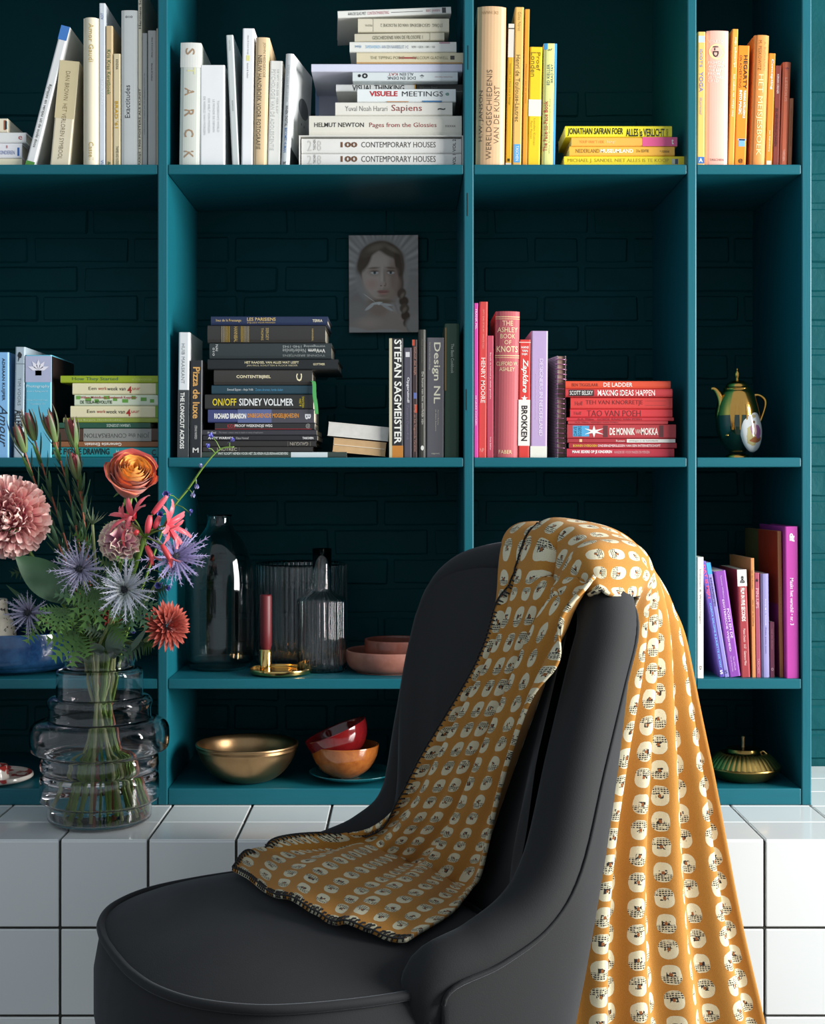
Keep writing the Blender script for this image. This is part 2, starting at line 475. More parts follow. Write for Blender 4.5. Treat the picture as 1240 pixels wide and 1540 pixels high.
# ---- upper left compartment: whites and creams
G = 'pale books in the upper left compartment'
stack(1, [
 dict(l='small cream book with teal and brown picture, topmost of the low pile at left edge', x0=-110, x1=11, y0=172, y1=193, col='#e6dcc4', D=.17, hard=False, b=[(.955, .985, .15, .85, '#9c5a3c'), (.975, .998, .2, .8, '#1d6d80')]),
 dict(l='white book with red print, second in the low pile at left edge', x0=-120, x1=39, y0=194, y1=210, col='#dfe0de', D=.16, t=[T('e', 'r', .93, .965, .35, .7, '#9c2a2a')]),
 dict(l='white book with blue bar and small red marks, third in the left edge pile', x0=-120, x1=33, y0=210, y1=233, col='#e3e3e6', D=.16, b=[(.955, .975, .3, .85, '#2c62a8')], t=[T('KINDEREN', 'r', .78, .93, .5, .75, '#6a7cae'), T('8', 'r', .845, .86, .15, .35, '#b03030')]),
 dict(l='thin cream book at the bottom of the left edge pile', x0=-120, x1=33, y0=233, y1=247, col='#e3dcc0', D=.16, hard=False)], group=G)
stand('white book leaning right with blue top and green foot on its spine', 38, 51.5, 41, 1, '#dcdedd', lean=14.5, D=.15, hard=False, group=G,
      bands=[(0, 1, 0, .1, '#3f78c0'), (0, 1, .97, 1, '#4f8f3a')], texts=[T('Rijmpjes en versjes uit de oude doos', 'd', .25, .68, .42, .87, DK)])
stand('cream paperback leaning slightly right with thin brown lettering', 75, 104, 93, 1, '#d9cfb4', lean=5.5, D=.14, hard=False, group=G,
      bands=[(0, 1, 0, .55, '#cdbf97')], texts=[T('DAN BROWN  HET VERLOREN SYMBOOL', 'd', .38, .6, .1, .94, '#6b5a3c', -.01)])
stand('thick round backed cream book with worn gold lettering', 125, 149, 28, 1, '#ded6bd', rnd=.22, D=.17, group=G,
      texts=[T('Amor Gaudi', 'd', .4, .7, .04, .3, '#b79a4a'), T('Cassell', 'd', .4, .7, .84, .96, '#b79a4a')])
stand('tall thin blue white book beside thick cream book', 149, 158, 5, 1, '#cfd6dd', D=.2, sb=.02, group=G, texts=[T('ONLYARD', 'd', .3, .7, .46, .62, '#eef1f4'), T('ADIT', 'u', .3, .7, .06, .1, '#3c5a9a'), T('Vis', 'd', .3, .7, .96, .995, '#3c5a9a')])
stand('slim tan book with green serif title', 159, 169, 39, 1, '#cdb58a', D=.15, group=G, texts=[T('Kris Kras Kerstboek', 'd', .2, .75, .17, .49, '#3f6a3a'), T('&', 'd', .3, .7, .965, .99, '#3f6a3a')])
stand('short slim cream book with yellow block title', 170, 181, 81, 1, '#d8c9a2', D=.13, hard=False, group=G, texts=[T("BRAD '61", 'd', .25, .7, .42, .66, '#c79a1e', .02), T('KENDRA', 'd', .4, .7, .05, .14, DK), T('THAMES AND HUDSON', 'd', .4, .75, .82, .995, DK)])
stand('wide light grey book with large black serif title reading upward', 182, 207, 16, 1, '#c6cac8', D=.19, rnd=.05, group=G, texts=[T('Exactitudes', 'u', .25, .55, .48, .69, '#33383a'), T('010', 'r', .28, .7, .035, .05, '#33383a')])
stand('very thin tall cream book rising out of frame', 207.5, 213.5, -22, 1, '#cfc9b4', D=.19, hard=False, group=G, texts=[T('PARIJS 1900 POSTERS ALS KUNST', 'u', .2, .8, .57, .995, DK, .01), T('Hermans Schard', 'u', .2, .8, .02, .24, DK, .01)])
stand('thin pale grey book third from the divider', 214, 221, 50, 1, '#aeb0ae', D=.17, hard=False, group=G, texts=[T('de nieuwe VORMEN en van andere ontwerpers', 'd', .3, .6, .3, .76, '#6c6c6c')])
stand('pale grey book with two small dark titles, second from the divider', 222, 235, 46, 1, '#b2b3b0', D=.18, group=G, texts=[T('ideas & brand design', 'd', .4, .6, .05, .2, DK), T('thames & hudson', 'd', .4, .6, .24, .37, DK)])
stand('sliver of a cream booklet against the divider', 235.3, 238, 43, 1, '#b9b29c', D=.17, hard=False, sb=.012, group=G)

# ---- upper middle compartment, standing
G = 'white books standing in the upper middle compartment'
stand('wide pale grey book with spaced copper capital letters', 269, 300, 65, 1, '#c9cdc4', D=.2, rnd=.06, lean=.8, group=G,
      bands=[(0, 1, 0, .2, '#d9dad3')], texts=[T('S', 'd', .25, .7, .045, .1, '#a08568', .012), T('T', 'd', .35, .72, .2, .255, '#cfcf9a', .012), T('A', 'd', .25, .7, .365, .43, '#a08568', .012), T('R', 'd', .25, .7, .54, .6, '#a08568', .012), T('C', 'd', .25, .7, .7, .765, '#a08568', .012), T('K', 'd', .25, .7, .875, .935, '#a08568', .012)])
stand('plain white boxy book with four faint grey title lines', 300.5, 338, 98, 1, '#e6e8e8', D=.19, group=G,
      texts=[T("TOMORROW'S WORLD", 'd', .7, .78, .35, .66, '#a9adaf'), T('LE MONDE DE DEMAIN', 'd', .52, .6, .34, .66, '#a9adaf'), T('DIE WELT VON MORGEN', 'd', .33, .41, .33, .67, '#a9adaf'), T('DE WERELD VAN MORGEN', 'd', .15, .23, .31, .69, '#a9adaf')])
stand('thin grey white book leaning left with tiny lettering', 349, 359.5, 53, 1, '#c3cac8', lean=-2.7, D=.19, group=G, texts=[T('KINFOLK', 'd', .4, .6, .5, .58, '#6f7776'), T('SLOW TRAVEL', 'd', .4, .6, .04, .12, '#9aa1a0')])
stand('tall bright white book with small yellow dot', 362.5, 380, 43, 1, '#e9ebec', lean=.6, D=.17, group=G, texts=[T('ideas & brand design', 'd', .42, .55, .05, .19, '#55595a'), T('thames & hudson', 'd', .42, .55, .25, .36, '#55595a')], bands=[(.35, .62, .195, .235, '#e2df8e')])
stand('tan hardback with long dark serif title and torn jacket', 380.5, 401, 57, 1, '#dcc096', lean=1.2, D=.19, rnd=.08, group=G, texts=[T('NIEUW HANDBOEK VOOR FOTOGRAFIE', 'd', .18, .5, .14, .87, '#4a3f2c'), T('JOHN HEDGECOE', 'd', .55, .76, .04, .31, '#6d5c3e', -.01)])
stand('white paperback with faint embossed grey title', 401.5, 421, 92, 1, '#e2e2db', lean=1.5, D=.15, hard=False, group=G, texts=[T('PSYCHOLOGIE VAN DE ADOLESCENTIE', 'd', .18, .48, .08, .85, '#c0c1bc'), T('DE WIT VAN DER VEER SLOT', 'd', .6, .74, .08, .5, '#b4b5b0')])
wb = stand('white book with blue and black title turned to show its printed cover', 422, 434, 82, 1, '#d6dada', lean=2.6, yaw=-9, D=.16, hard=False, rnd=.1, group=G, texts=[T('WHEN DIGITAL', 'd', .3, .65, .46, .65, DK, .01), T('BECOMES HUMAN', 'd', .3, .65, .66, .88, '#2a6aa8', .01), T('STEVEN VAN BELLEGHEM', 'd', .3, .6, .1, .43, '#aab0b0'), T('lf', 'r', .3, .7, .96, .985, DK)])
def face_print(root, W, H, D):
    q = MB(); c = (.5 * D, .45 * H); n = 28
    def ell(cx, cz, rx, rz, x, m, nm):
        MB().poly([(W + x, cx + rx * math.cos(2 * math.pi * k / n), cz + rz * math.sin(2 * math.pi * k / n)) for k in range(n)]).build(nm, mat(m, .5), root)
    ell(.58 * D, .46 * H, .24 * D, .22 * H, .0004, '#b7bcbc', 'printed_head'); ell(.6 * D, .62 * H, .25 * D, .09 * H, .0008, '#5a6064', 'printed_hair')
    for dy in (.52, .66): ell(dy * D, .47 * H, .02 * D, .012 * H, .0010, '#26282a', 'printed_eye')
    MB().poly([(W + .0004, .05 * D, .02 * H), (W + .0004, .5 * D, .02 * H), (W + .0004, .5 * D, .12 * H), (W + .0004, .05 * D, .18 * H)]).build('printed_block', mat('#33383a', .5), root)
k_ = K(.02); face_print(wb, 12 * k_, (ZS[1] * -1 + CAM_Z - (82 - 724) * k_) / math.cos(R(2.6)), .16)
# standing pale folder behind the pile
stand('large pale lavender folder standing behind the horizontal pile', 474, 566, 108, 1, '#c3c6da', sb=.20, D=.015, hard=False, group=G, bands=[(0, .06, .12, .8, '#8fb0dc')])

# ---- upper middle compartment, pile
G = 'horizontal pile of white books in the upper middle compartment'
sc_z = stack(1, [
 dict(l='white book with red and black print tilted on top of the tall white pile', x0=508, x1=679, y0=15, y1=26, col='#d7d8d2', D=.17, roll=-3.2, yaw=3, t=[T('AAN DE SLAG MET', 'r', .09, .25, .3, .72, DK), T('CONTENTMARKETING', 'r', .26, .45, .3, .72, '#b06a74'), T('BERT JANSEN', 'r', .78, .9, .3, .72, '#b06a74')], b=[(.47, .75, .48, .55, '#3a3a3a'), (.92, .955, .12, .85, '#3a3a3a')]),
 dict(l='cream philosophy paperback, second from the top of the white pile', x0=538, x1=675, y0=26, y1=47, col='#cfc9b3', D=.15, hard=False, t=[T('STÖRIG  GESCHIEDENIS VAN DE FILOSOFIE 2', 'f', .25, .93, .4, .68, '#6d6858'), T('PRISMA', 'f', .08, .16, .45, .6, '#8b8673')], b=[(.165, .172, .03, .97, '#a9a48e')]),
 dict(l='cream philosophy paperback with partly hidden title, third from the top of the white pile', x0=533, x1=668, y0=48, y1=60, col='#c6c0aa', D=.15, hard=False, roll=-.8, t=[T('GESCHIEDENIS VAN DE FILOSOFIE 1', 'r', .2, .76, .35, .8, '#67624f')], b=[(.835, .842, .03, .97, '#9a957f')]),
 dict(l='white book with pale blue title, fourth from the top of the white pile', x0=525.5, x1=686, y0=60, y1=76, col='#dadbd4', D=.18, t=[T('SAMENWERKEN', 'r', .15, .29, .35, .65, '#7fb2d4'), T('AAN EEN NAARBESLUIT 1+2', 'r', .3, .55, .35, .65, '#7d90a8'), T('VERF / GIDS / 1001 / 100', 'r', .58, .8, .4, .62, '#7a7a76'), T('svenja', 'r', .05, .11, .3, .65, '#2d6f9e')], b=[(.84, .94, .05, .2, '#b08a94')]),
 dict(l='cream book with a matchstick drawn across its spine title', x0=536, x1=696, y0=77, y1=94, col='#d2c8a8', D=.14, hard=False, t=[T('THE TIPPING POINT', 'r', .13, .45, .35, .62, '#8b8468'), T('MALCOLM GLADWELL', 'r', .53, .86, .35, .62, '#8b8468')], b=[(0, .99, .88, 1, '#b58b58'), (.4, .56, .42, .58, '#9a4a44'), (.88, .92, .3, .65, '#3c3a30')]),
 dict(l='large pale lavender book jutting left halfway up the white pile', x0=468, x1=695, y0=95, y1=107, col='#cdd0e2', D=.24),
 dict(l='white book with upside down title and black ring mark in the pile', x0=530, x1=688, y0=107, y1=121, col='#cdd5d6', D=.15, hard=False, t=[T('DOE EN DENK', 'f', .33, .6, .52, .85, '#3d3f45'), T('ALS EEN', 'f', .45, .58, .12, .42, '#3d3f45'), T('KAT', 'f', .34, .43, .12, .42, '#a5483e'), T('o', 'r', .09, .145, .15, .72, DK, .03), T('•', 'r', .05, .08, .25, .6, DK), T('Stephane Garnier', 'f', .78, .95, .45, .65, '#b08a88'), T('*', 'r', .64, .68, .3, .75, DK, .03)]),
 dict(l='white and black book with bold black title under the ring marked book', x0=505, x1=695, y0=121, y1=132, col='#dfe0dd', D=.17, sb=.05, b=[(.63, 1, .05, .95, '#2a2a26'), (.62, .635, .05, .95, '#d09a30')], t=[T('VISUAL THINKING', 'r', .13, .54, .12, .9, DK, .01), T('Williemien Brand', 'r', .66, .8, .3, .7, '#6a6a60')]),
 dict(l='white book with red hand drawn word beside thin black capitals', x0=537, x1=685, y0=131, y1=151, col='#dbe1e0', D=.16, t=[T('VISUELE', 'r', .125, .41, .18, .58, '#b3262c', .03), T('MEETINGS', 'r', .455, .87, .2, .58, '#2c2c2c'), T('@', 'r', .895, .935, .3, .52, '#2f7d6a', .03)], b=[(.3, .52, .94, 1, '#b98350'), (.66, .86, .9, 1, '#2f72a8')]),
 dict(l='white paperback with dark red one word title beneath red lettered book', x0=504, x1=680, y0=151, y1=171, col='#dcdad0', D=.15, hard=False, t=[T('Yuval Noah Harari', 'r', .085, .445, .3, .68, '#6c6a64', -.01), T('Sapiens', 'r', .48, .74, .2, .82, '#8e3a34'), T('~', 'r', .875, .94, .45, .6, DK, .03)]),
 dict(l='thick ivory book with black and brick red condensed title', x0=464.6, x1=694, y0=171, y1=202, col='#d8d5c8', D=.21, rnd=.06, t=[T('HELMUT NEWTON', 'r', .035, .36, .36, .58, '#2d2b28', .01), T('Pages from the Glossies', 'r', .395, .835, .36, .65, '#8e3d38'), T('XXXXX', 'r', .89, .96, .48, .58, '#3d3b38')])], group=G, z0=ZS[1] + 47.5 * K(.03))
# slipcase with its two volumes
k_ = K(.025); w_ = (696 - 449.5) * k_; h_ = 47 * k_
slip = empty('slipcase', ((449.5 - 610) * k_, .022, ZS[1] + .0002), label='white card slipcase open at the front under the white pile', cat='slipcase')
sm = mat('#d9d8d2', .6)
MB().box(0, w_, 0, .25, 0, .0015).build('bottom_panel', sm, slip); MB().box(0, w_, 0, .25, h_ - .0018, h_).build('top_panel', sm, slip)
MB().box(0, .002, 0, .25, .0015, h_ - .0018).build('side_panel', sm, slip); MB().box(w_ - .002, w_, 0, .25, .0015, h_ - .0018).build('side_panel', sm, slip)
MB().box(.002, w_ - .002, .247, .25, .0015, h_ - .0018).build('back_panel', sm, slip)
for vol, (a, b), lb in (('VOL 2', (206, 230.5), 'upper of two matching white volumes inside the slipcase'), ('VOL 1', (231, 247), 'lower of two matching white volumes inside the slipcase')):
    hh = (24.3 if vol == 'VOL 2' else 20.5) * k_ * .93; zz = ZS[1] + (.0022 if vol == 'VOL 1' else .0026 + 20.5 * k_ * .93)
    tz = (0.25, .62) if vol == 'VOL 2' else (.2, .68)
    make_book(lb, Vector(((453 - 610) * k_, .026, zz)), (693.5 - 453) * k_, hh, .2, '#dbdad5', [T('100', 'r', .245, .35, *tz, '#6a4a34', .035), T('CONTEMPORARY HOUSES', 'r', .375, .84, *tz, '#4d463f'), T(vol, 'u', .945, .965, .06, .9, DK, .01), T('TASCHEN', 'u', .075, .09, .1, .8, '#4d463f'), T('2', 'r', .04, .065, .15, .85, '#c6c4bd'), T('8', 'r', .1, .125, .15, .85, '#c6c4bd')], lying=True, rnd=.03, group='matching volumes in the slipcase')

# ---- upper right compartment: yellows
G = 'yellow and tan books standing in the upper right compartment'
stand('very thick tan hardback with upright black serif title', 714.5, 758, 11.5, 1, '#cfab82', D=.2, rnd=.12, lean=.7, group=G, sb=.015,
      texts=[T('H.W. JANSON', 'u', .1, .26, .53, .85, '#5a4632'), T('WERELDGESCHIEDENIS', 'u', .36, .54, .4, .965, '#5a4632', -.008), T('VAN DE KUNST', 'u', .62, .8, .5, .865, '#5a4632', -.008), T('DE HAAN', 'f', .15, .72, .03, .05, '#a8865c')])
stand('thin yellow book with white top and foot', 760, 768.5, 36, 1, '#d2a31e', lean=1.2, D=.15, hard=False, group=G, bands=[(0, 1, 0, .235, '#d8d4c8'), (0, 1, .975, 1, '#d8d4c8'), (0, 1, .03, .037, '#8d8a80')], texts=[T('Innovatie: 1 x Denk met je Design', 'd', .3, .6, .28, .57, '#6b5a1c'), T('■', 'r', .3, .7, .945, .965, '#3c3418')])
stand('tall peach yellow book with blue label at its foot', 770, 783.5, 11, 1, '#e5b866', lean=1.0, D=.18, group=G, bands=[(.15, .85, .86, .975, '#5aa3d6')], texts=[T('Henri de Toulouse-Lautrec', 'd', .22, .68, .3, .72, '#5f4c22'), T('Gilles Néret', 'd', .35, .7, .03, .15, '#9a824a', -.01), T('TASCHEN', 'd', .35, .68, .87, .965, WH)])
stand('tall thin orange book squeezed beside peach yellow book', 785, 792, 14, 1, '#e59a2c', lean=1.0, D=.18, group=G, hard=False, texts=[T('Meesters van de poëzie', 'd', .3, .65, .35, .6, '#b06a1c')])
stand('bright yellow book with white square label halfway down', 792.5, 811.5, 71, 1, '#f0c91e', lean=1.3, D=.13, hard=False, group=G, bands=[(0, 1, .44, .58, '#e9e3d2')], texts=[T('Proef', 'd', .55, .85, .045, .2, '#7a6114'), T('Londen', 'd', .12, .5, .045, .25, '#7a6114'), T('Peter Passion', 'd', .2, .34, .62, .77, '#a58a20'), T('Londen Culinair', 'd', .45, .58, .6, .83, '#a58a20')])
fb = stand('pale yellow green book with red title and blue white cover', 814, 834, 66, 1, '#dfe08e', lean=1.0, D=.16, group=G, rnd=.06, bands=[(0, .3, 0, .05, '#4aa3d8'), (.85, 1, 0, 1, '#3f9ad2')], texts=[T('The Face-to-Face Book', 'u', .1, .4, .47, .88, '#b53226', .01), T('ED KELLER', 'u', .3, .5, .17, .34, '#3c5560'), T('BRAD FAY', 'u', .58, .76, .17, .32, '#3c5560'), T('Why Real Relationships Rule', 'u', .52, .62, .45, .9, '#8d9a58'), T('af', 'r', .3, .7, .04, .06, '#4c4c3c', 0, .3)])
G = 'low yellow pile in the upper right compartment'
stack(1, [
 dict(l='yellow book with wild black handwritten title, topmost of the yellow pile', x0=850, x1=1010, y0=187, y1=204, col='#e3d52a', D=.13, hard=False, t=[T('JONATHAN SAFRAN FOER', 'r', .02, .54, .2, .92, '#24220e', .02, .1), T('ALLES is VERLICHT', 'r', .57, .93, .25, .95, '#24220e', .02, -.1), T('ROMAN', 'd', .945, .965, .3, .9, '#24220e')]),
 dict(l='orange book with pink right end in the yellow pile', x0=859, x1=1018, y0=204.5, y1=218, col='#f0b04a', D=.14, hard=False, b=[(.67, 1, 0, 1, '#dd5a8c')], t=[T("YOUP VAN 'T HEK", 'r', .075, .31, .35, .68, '#d9903c'), T('bang!', 'r', .335, .41, .35, .72, '#f6d9a0'), T('t', 'r', .945, .965, .2, .8, WH, .02)]),
 dict(l='orange yellow book with bold white word, third in the yellow pile', x0=856, x1=1014, y0=218.5, y1=233, col='#f2b544', D=.14, hard=False, t=[T('NEDERLAND', 'r', .06, .285, .28, .68, '#8c6a2c'), T('MUSEUMLAND', 'r', .295, .605, .28, .68, '#fbf2dc', .03), T('21e EDITIE', 'r', .635, .755, .33, .63, '#55421c'), T('• ronnie', 'r', .86, .95, .35, .68, '#55421c')]),
 dict(l='long lemon yellow book at the bottom of the yellow pile', x0=848, x1=1029, y0=233.5, y1=251, col='#ecd52e', D=.15, hard=False, t=[T('MICHAEL J. SANDEL NIET ALLES IS TE KOOP', 'r', .03, .87, .22, .6, '#b59a1e')], b=[(.895, .92, .25, .7, '#c9cfc0'), (.92, .945, .25, .7, '#44526c')])], group=G)

# ---- upper far right compartment: oranges
G = 'orange and pink books in the upper far right compartment'
stand('slim pale orange book with blue lettering and blue square foot', 1047.5, 1059, 48, 1, '#f0bd66', D=.16, sb=.012, lean=.4, hard=False, group=G, bands=[(.1, .95, .03, .08, '#b9c8d8'), (.1, .95, .935, .985, '#2f72b8')], texts=[T('IDIOT’S', 'd', .3, .65, .13, .265, '#7a8ac0', .02), T('YOGA', 'd', .25, .75, .3, .45, '#6c7cc0', .01), T('Illustrated', 'd', .3, .65, .49, .62, '#8a90b4', 0, .3), T('A', 'r', .25, .75, .945, .975, WH, .03)])
stand('wide pale pink book with round yellow emblem', 1059.5, 1093.5, 47, 1, '#eeb5a4', D=.19, lean=.5, rnd=.06, group=G, texts=[T('i-D', 'd', .3, .55, .115, .195, DK, .02), T('SMILE I-D', 'r', .1, .75, .068, .088, '#f8ddd2'), T('FASHION', 'r', .1, .75, .225, .245, '#f8ddd2', .02), T('AND STYLE', 'r', .1, .88, .255, .275, '#f8ddd2', .02), T('THE BEST', 'r', .1, .75, .282, .302, '#f8ddd2', .02), T('FROM', 'r', .1, .6, .308, .328, '#f8ddd2', .02), T('20 YEARS', 'r', .1, .75, .335, .355, '#f8ddd2', .02), T('OF I-D', 'r', .1, .55, .361, .381, '#f8ddd2', .02), T('TASCHEN', 'r', .2, .82, .945, .962, '#8c5a50')])
_i = [o for o in COL.objects if o.get('label', '') == 'wide pale pink book with round yellow emblem'][0]
_w = 34 * K(.02); _h = (CAM_Z - (47 - 724) * K(.02)) - ZS[1]
_disc = [(_w * .47 + _w * .34 * math.cos(a * math.pi / 16), 0, _h * .845 + _w * .34 * math.sin(a * math.pi / 16)) for a in range(32)]
MB().poly([(x, -.06 * _w * (1 - (2 * x / _w - 1) ** 2) - .0002, z) for x, y, z in _disc]).build('emblem', mat('#ecec9c', .45), _i)
stand('tall narrow orange book with white lettering beside the pink book', 1094, 1103, 44, 1, '#f0a03c', D=.17, lean=1.9, hard=False, group=G, texts=[T('mijn echoscript', 'd', .35, .8, .06, .28, '#fbe7cc', .02), T('het maken van campy-easy', 'd', .3, .75, .33, .64, '#fbe7cc', .01)])
stand('vivid orange book with black and white words and blue hat drawing', 1103, 1121, 69, 1, '#f38a1c', D=.15, lean=1.9, group=G, texts=[T('HEGARTY', 'd', .55, .86, .08, .36, '#3b2a18', .02), T('ON ADVERTISING', 'd', .2, .4, .08, .35, '#3b2a18'), T('TURNING INTELLIGENCE', 'd', .6, .8, .37, .6, WH, .03), T('INTO MAGIC', 'd', .25, .48, .37, .57, WH, .03), T('@', 'r', .35, .75, .935, .975, '#4a3318', .02)], bands=[(.35, .85, .775, .835, '#7aaede', 'printed_hat'), (.25, .95, .772, .785, '#8ab8e2', 'printed_brim')])
stand('orange tan hardback with tall cream serif title', 1127, 1149.5, 54, 1, '#e8954a', D=.17, lean=2.0, rnd=.12, group=G, texts=[T('HET MEISJESBOEK', 'd', .25, .68, .3, .92, '#f7dfa0'), T('M. PESKOWITZ', 'd', .3, .5, .04, .27, '#8a5a2c', -.008), T('A. BUCHANAN', 'd', .66, .8, .05, .27, '#c98042', -.008)])
stand('orange book with rounded white title beside the tan hardback', 1150, 1160.5, 80.6, 1, '#f09426', D=.15, lean=1.9, hard=False, group=G, texts=[T('Concepting', 'd', .3, .75, .05, .32, WH, .02), T('Jan Rijkenberg', 'd', .35, .6, .68, .87, '#fbe0c0', .01)], bands=[(.2, .8, .95, .985, '#f4e4d0')])
stand('dark brick red book with small white name', 1161, 1170.5, 99, 1, '#8a3a2c', D=.14, lean=1.6, hard=False, group=G, texts=[T('KERIAN ORINER', 'd', .35, .65, .085, .28, '#ecd5cc', .01), T('ZILVERWEVENSCHAREN', 'd', .25, .6, .42, .8, '#3c1812', .01)])
stand('salmon coral book with small star near its top', 1171.5, 1183.5, 94, 1, '#df7350', D=.15, lean=2.0, rnd=.1, hard=False, group=G, texts=[T('LESSOUS', 'd', .3, .62, .15, .38, '#f0a890', .01), T('*', 'r', .3, .75, .05, .085, '#7a4a6c', .03), T('TASCHEN', 'd', .35, .6, .84, .95, '#f6c8b4', .01)])
stand('short slim brown orange booklet last on the right', 1184, 1190, 148, 1, '#b06a44', D=.12, lean=1.7, hard=False, group=G, texts=[T('DROOMGEDICHTEN', 'd', .35, .65, .15, .7, '#8a4c2e')])

# ---- middle left compartment: blues and greens
G = 'blue books standing in the middle left compartment'
stand('light blue book with black capitals cut by the left frame edge', -14, 13, 530, 2, '#7fb4e0', D=.17, sb=.02, hard=False, group=G, texts=[T('ADRIAAN KUIJPER', 'd', .6, .8, .055, .46, '#1f3040', .02), T('Amour', 'd', .5, .95, .5, .9, '#1f3040', 0, .4)])
stand('grey blue book with walking figure at top and bold capitals', 20, 35, 522, 2, '#9fb0bb', D=.17, lean=1.0, hard=False, group=G, bands=[(.02, .98, .15, .155, '#55626c')], texts=[T('TIM VOORS', 'd', .35, .65, .28, .53, '#5e6c76', -.008), T('ALLEEN', 'd', .05, .9, .57, .76, '#1c2024', .03)])
_b = [o for o in COL.objects if o.get('label', '').startswith('grey blue book with walking')][0]
_w = 15 * K(.02); _h = (CAM_Z - (522 - 724) * K(.02)) - ZS[2]
MB().poly([(x * _w, -.0004, _h * z) for x, z in ((.3, .86), (.42, .885), (.45, .9), (.62, .9), (.7, .93), (.5, .955), (.35, .95), (.25, .92), (.35, .905))]).build('printed_walker', mat('#1c2428', .5), _b)
ph = stand('turquoise book with white magnolia photograph at the top', 38, 77.5, 534, 2, '#5fb2cc', D=.18, hard=False, group=G, bands=[(.01, .99, .01, .265, '#a9afc9'), (.38, .62, .09, .2, '#6a6f94')], texts=[T('Photography', 'r', .04, .92, .29, .325, '#cfe8ee'), T('from a flying world', 'r', .06, .85, .345, .365, '#bfe0ea'), T('Design Highroad magic', 'r', .06, .85, .43, .45, '#a5d4e2'), T('Foundation 301', 'r', .2, .75, .465, .485, '#a5d4e2')])
_w = 39.5 * K(.02); _h = (CAM_Z - (534 - 724) * K(.02)) - ZS[2]
MB().poly([(_w + .0004, .002, .002), (_w + .0004, .178, .002), (_w + .0004, .178, _h - .002), (_w + .0004, .002, _h - .002)]).build('dark_cover', mat('#2b1f1a', .35, vary=.5, scale=14), ph)
q = MB()
for a in range(5):
    an = R(20 + a * 35); c = Vector((_w * .5, -.0006, _h * .85)); d = Vector((math.cos(an), 0, math.sin(an))); s_ = Vector((-d.z, 0, d.x))
    q.poly([c, c + d * _w * .2 + s_ * _w * .08, c + d * _w * .42, c + d * _w * .2 - s_ * _w * .08])
q.build('printed_magnolia', mat('#e3e2ec', .45), ph)
G = 'green and teal pile in the middle left compartment'
stack(2, [
 dict(l='lime green book with dark title, topmost of the green pile', x0=91, x1=240, y0=567, y1=578, col='#93a81f', D=.15, t=[T('How They Started', 'r', .12, .58, .2, .78, '#4a6a44'), T('how 25 good ideas became great companies', 'r', .72, .92, .3, .75, '#c4d26c')]),
 dict(l='cream book with red numeral, second from the top of the green pile', x0=109, x1=238, y0=578.5, y1=596, col='#ddd6b0', D=.14, hard=False, b=[(.97, 1, 0, 1, '#6f9a2c')], t=[T('Een', 'r', .19, .28, .32, .6, DK), T('werk', 'r', .3, .4, .32, .6, '#a83228'), T('week van', 'r', .405, .62, .32, .64, DK), T('4', 'r', .64, .69, .28, .86, '#a82820', .03), T('uur', 'r', .7, .79, .4, .6, '#a83228')]),
 dict(l='white book with green leaf print and crimson lettering in the pile', x0=112, x1=238, y0=596.5, y1=613, col='#c9d4bc', D=.14, hard=False, b=[(.02 + .11 * i, .07 + .11 * i + .02 * (i % 2), .1 + .3 * (i % 3) / 2, .42 + .3 * (i % 3) / 2, '#5f9a3c', 'printed_leaf') for i in range(9)], t=[T('Willem Middelkoop, Rembrandt Koppelaar', 'r', .07, .75, .12, .42, '#a83040', .01), T('DE TESLA-REVOLUTIE', 'r', .07, .45, .52, .82, '#23401c', .02)]),
 dict(l='cream book with red numeral below the leaf printed book', x0=106, x1=238, y0=613, y1=631, col='#ddd6b0', D=.14, hard=False, b=[(.965, 1, 0, 1, '#6f9a2c')], t=[T('Een', 'r', .19, .28, .32, .6, DK), T('werk', 'r', .3, .4, .32, .6, '#a83228'), T('week van', 'r', .405, .62, .32, .64, DK), T('4', 'r', .635, .685, .28, .86, '#a82820', .03), T('uur', 'r', .695, .785, .4, .6, '#a83228')]),
 dict(l='thin olive green book under the lower cream book', x0=95, x1=238, y0=631, y1=638, col='#8a9a3c', D=.16, hard=False, t=[T('Jos Burgers  Hondenbrokken', 'r', .15, .62, .25, .72, '#c6cf90')]),
 dict(l='dark green book with upside down white capitals', x0=89, x1=226, y0=638, y1=646.5, col='#23513f', D=.15, hard=False, t=[T('URBAN LEGENDS', 'f', .52, .78, .25, .75, '#c4d4c8')]),
 dict(l='mottled grey book with dark upside down serif title', x0=88, x1=238, y0=646.5, y1=666, col='#4a3428', D=.15, b=[(.25, .93, .02, .98, '#8d8f8a')], t=[T('JOIN the CONVERSATION', 'f', .26, .91, .28, .72, '#4a4a46')]),
 dict(l='thin rust brown book with upside down white name', x0=80, x1=238, y0=666, y1=674.5, col='#8a5a38', D=.15, hard=False, t=[T('Generatie Einstein', 'f', .3, .65, .2, .8, '#e9ddd0', .02)]),
 dict(l='long turquoise book with black block capitals at the pile bottom', x0=40, x1=238, y0=674.5, y1=690, col='#1a8f96', D=.17, hard=False, t=[T('DYNAMIC FIGURE DRAWING', 'r', .08, .63, .1, .72, '#10282a', .03), T('Hogarth', 'r', .68, .78, .25, .7, '#cfe6e4'), T('C', 'r', .95, .98, .2, .8, '#10282a', .03)])], sb=.022, group=G)

